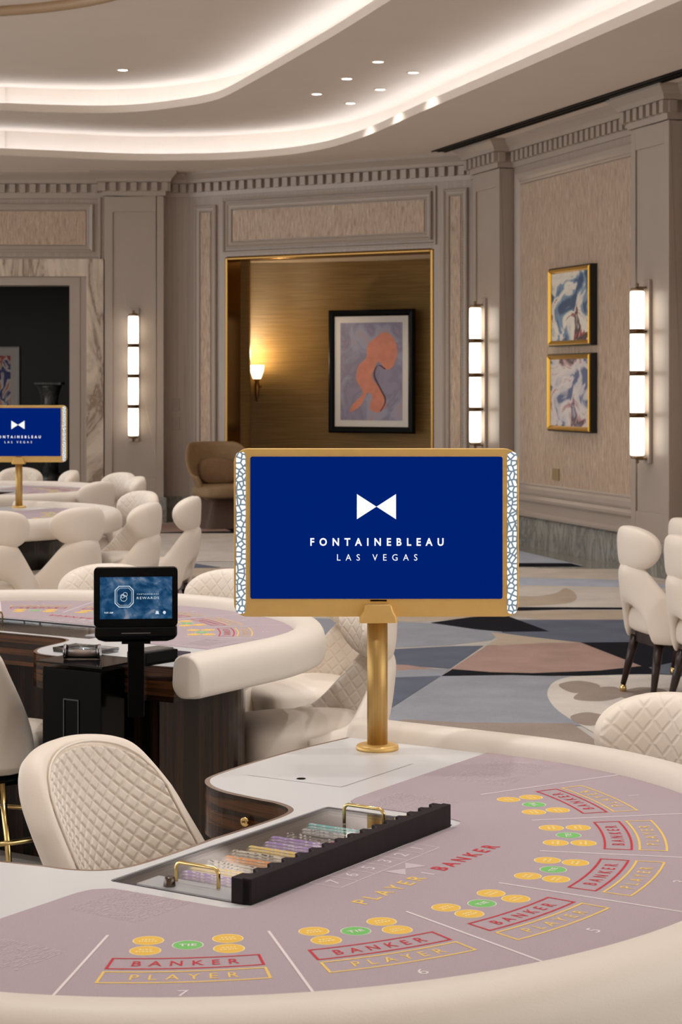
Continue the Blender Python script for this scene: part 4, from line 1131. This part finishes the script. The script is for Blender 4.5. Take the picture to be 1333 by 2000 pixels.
# by the far table, backs towards us
for px, py, dx, lab in ((-6,998,0,'cream chair cut by the left edge, leftmost of four backs at the far sign table'),
                    (170,990,0,'cream chair, second from left of four backs at the far sign table'),
                    (305,981,0,'cream chair, third from left of four backs at the far sign table'),
                    (386,969,1,'cream chair in profile, rightmost of four at the far sign table')):
    f = facing(-1,.12) if dx else to(O3, px, py); chair(headpos(px, py, f), f, lab)
# around the second table, on its far side
f = to(O2, 214, 1100); chair(headpos(214,1100,f,.877,.25), f, 'cream quilted chair facing us directly behind the touch tablet')
f = to(O2, 462, 1111); chair(headpos(462,1111,f,.877,.25), f, 'cream quilted chair half hidden by the left edge of the large sign')
chair((-.13, 7.30, 0), facing(-.85,-.52), 'cream chair behind the sign post with its quilted inside showing')
chair((-.10, 6.52, 0), facing(-.96,-.26), 'cream chair drawn up under the right rail end of the second table, rounded seat showing')
# right of the carpet aisle
chair((1.70, 9.78, 0), facing(.97,.24), 'cream chair with dark legs standing alone on the carpet at the right, back to us')
chair((1.845, 9.22, 0), facing(.97,.24), 'cream chair cut by the right edge, beside the dark legged chair')
chair((2.06, 10.36, 0), facing(.97,.24), 'cream chair peeking in at the right edge above the others')
# near right
f = facing(-.62,-.78); chair((.60, 4.44, 0), f, 'cream quilted chair at the lower right behind the nearest table rail') if False else None
chair((.645, 4.28, 0), f, 'cream quilted chair at the lower right behind the nearest table rail')
# the far group
for px, py, O, lab, turn in ((40,912,O4,'far cream chair straight below the farther blue sign',0),(150,918,O4,'small far cream chair in front of the marble casing',1),(246,922,O4,'far cream chair below the left tube sconce',0),(280,930,O4,'far cream chair at the right end of the far group, in profile',0),
                    (205,940,O4,'far cream chair turned away with its plain back to us',0)):
    f = facing(-.95,-.3) if turn else to(O, px, py); chair(headpos(px, py, f), f, lab)
f = to(O3, 288, 958); chair(headpos(288,958,f), f, 'far cream quilted chair facing us, just above the third chair back')

# ---------------------------------------------------------------- dealer's chairs
def quilt_h(u, v, p, q):
    a = u/p+v/q; b = u/p-v/q
    pp = lambda x: abs((x % 1.0)-.5)*2      # 1 on the seams
    m = max(pp(a), pp(b)); return 1-sstep(.0,1,max(0,(m-.62)/.38))
def make_dealer_chair(label):
    t = thing('dealer_chair', (0,0,0), 0, label, 'chair', 'dealer chairs')
    Z0, Z1 = .40, .890
    def surf(a, s, o):
        """a across -1..1, s up 0..1, o thickness towards the sitter"""
        top = Z1-.035*abs(a)**2-.10*abs(a)**10
        z = Z0+(top-Z0)*s
        k = sstep(.44,.92,z); hw = .221-.028*k
        x = hw*a; y = -.235+a*a*(.19-.13*k)-.11*k
        nx = -.55*a; n = Vector((nx, 1, .18)).normalized()
        return Vector((x, y, z))+n*o
    # plain outer shell with rim
    na, ns = 36, 24; vs = []; N = (na+1)*(ns+1)
    def edge(a, s): return min(1-abs(a), (1-s)*1.1)
    for o in (-.032, .030):
        for i in range(na+1):
            for j in range(ns+1):
                a = -1+2*i/na; s = j/ns; e = edge(a, s)
                vs.append(surf(a, s, o*(.72+.28*min(1, math.sqrt(max(0,e)/.10)))))
    F = []
    for i in range(na):
        for j in range(ns):
            q = [i*(ns+1)+j,(i+1)*(ns+1)+j,(i+1)*(ns+1)+j+1,i*(ns+1)+j+1]; F.append(q); F.append([k+N for k in q])
    bd = [i*(ns+1) for i in range(na+1)] + [na*(ns+1)+j for j in range(1,ns+1)] + [i*(ns+1)+ns for i in range(na-1,-1,-1)] + [j for j in range(ns-1,0,-1)]
    F += [[bd[k],bd[(k+1)%len(bd)],bd[(k+1)%len(bd)]+N,bd[k]+N] for k in range(len(bd))]
    w = MB(); w.add(vs, F, 0, True); w.build('backrest', M_LEATH, t, subsurf=1)
    # quilted inner pad, real relief
    na, ns = 230, 200; w = MB(); vs = []
    for i in range(na+1):
        for j in range(ns+1):
            a0 = -1+2*i/na; s0 = j/ns
            a = a0*.915; s = .02+s0*.945*(1-.05*abs(a0)**3)
            e = min(1-abs(a0), 1-s0); ed = sstep(0,.022,e)
            P = surf(a, s, 0); h = quilt_h(P.x*1.12, P.z, .0345, .031)
            vs.append(surf(a, s, .0312+ed*(.002+.0040*h)-(1-ed)*.006))
    F = [[i*(ns+1)+j,(i+1)*(ns+1)+j,(i+1)*(ns+1)+j+1,i*(ns+1)+j+1] for i in range(na) for j in range(ns)]
    w.add(vs, F, 0, True); w.build('quilted_pad', leather('fine_cream_leather',(240,227,212)), t)
    # piping round the pad and the stitched seam across the rim
    pts = []
    for k in range(61):
        q = k/60
        if q < .36: a0, s0 = -1, q/.36
        elif q < .64: a0, s0 = -1+2*(q-.36)/.28, 1
        else: a0, s0 = 1, 1-(q-.64)/.36
        pts.append(surf(a0*.922, .0+s0*.968*(1-.05*abs(a0)**3), .033))
    w = MB(); w.tube(pts, .0028, 6); w.build('piping', M_LEATH, t)
    w = MB(); w.tube([surf(sg*a, .70, .030*(.72+.28*min(1, math.sqrt((1-a)/.10)))+.0008) for sg, a in ((1,.925),(1,.95),(1,.975),(1,.992))], .0011, 5); w.build('seam', plain('seam_thread',(150,136,124),.7), t)
    w = MB(); w.superell(.215,.22,.07,.5,.5,36,14, lambda p: Vector((p.x, p.y+.05, .44+p.z))); w.build('seat', M_LEATH, t)
    w = MB(); w.cyl(.20,.35,.375,28,(0,.02,0)); w.build('seat_base', M_BLACK, t)
    for sx, sy in ((-1,-1),(1,-1),(-1,1),(1,1)):
        w = MB(); w.tube([(sx*.15,sy*.15+.02,.36),(sx*.19,sy*.19+.02,.19),(sx*.215,sy*.215+.02,.006)], [.011,.010,.009], 10); w.build('leg', M_BRASS, t)
    w = MB(); w.tube([(.272*math.cos(2*PI*k/40), .02+.272*math.sin(2*PI*k/40), .19) for k in range(40)], .009, 8, closed=True); w.build('foot_ring', M_BRASS, t)
    return t
DC1 = (.096, -.40)
dc = make_dealer_chair('cream quilted dealer chair tucked into the cut-out of the nearest table')
dc.location = tw(O1, A1, *DC1); dc.rotation_euler = (0,0,A1+PI)
dup(dc, tw(O2, A2, -.150, -.60), A2+PI+.28, 'cream dealer chair with gold legs cut by the left edge, plain back showing')

# ---------------------------------------------------------------- lounge armchair by the alcove
def make_armchair():
    Y = 21.25; S = Y/F_PX; t = thing('lounge_armchair', ((436-CX)*S, Y, 0), facing(.40,-.92), 'sand coloured tub armchair beside the gold alcove behind the large sign', 'armchair')
    f = .12
    AM = 118; na, ns = 36, 8; vs = []; N = (na+1)*(ns+1)
    def pos(a, s, o):
        ar = math.radians(a); k = abs(a)
        zt = .945-.36*sstep(38,112,k); zb = .30
        z = zb+(zt-zb)*s; r = .20+.215*s**.75+.03*sstep(0,60,60-k)*0
        return Vector(((r+o)*1.02*math.sin(ar), -(r*1.0+o)*math.cos(ar)+.0-.06*s*max(0,math.cos(ar)), z))
    for side in (.0, -.045):
        for i in range(na+1):
            for j in range(ns+1): vs.append(pos(-AM+2*AM*i/na, j/ns, side))
    F = []
    for i in range(na):
        for j in range(ns):
            q = [i*(ns+1)+j,(i+1)*(ns+1)+j,(i+1)*(ns+1)+j+1,i*(ns+1)+j+1]; F.append(q); F.append([k+N for k in q])
    bd = [i*(ns+1) for i in range(na+1)] + [na*(ns+1)+j for j in range(1,ns+1)] + [i*(ns+1)+ns for i in range(na-1,-1,-1)] + [j for j in range(ns-1,0,-1)]
    F += [[bd[k],bd[(k+1)%len(bd)],bd[(k+1)%len(bd)]+N,bd[k]+N] for k in range(len(bd))]
    w = MB(); w.add(vs, F, 0, True); w.build('shell', M_SAND, t, subsurf=1)
    w = MB(); w.superell(.33,.34,.075,.45,.6,32,12, lambda p: Vector((p.x, p.y+.05, .405+p.z))); w.build('seat', M_SAND, t)
    w = MB(); w.loft([[(a*r_, b*r_, z_) for a, b in rrect(-1,1,-1,1,.3,4)] for z_, r_ in ((0,.30),(.30,.20),(.34,.21))], smooth=False); w.build('plinth', M_SANDD, t)
    q = thing('throw_cushion', (t.location.x, t.location.y, 0), facing(.40,-.92), 'sand velvet cushion leaning in the tub armchair', 'cushion')
    w = MB(); w.superell(.22,.06,.145,.75,.4,32,16, lambda p: Vector((p.x, p.y-.20-.25*p.z, .615+p.z+.01*abs(p.x)))); w.build('cover', plain('cushion_velvet',(142,112,84),.85,var=.1,vscale=18), q)
make_armchair()
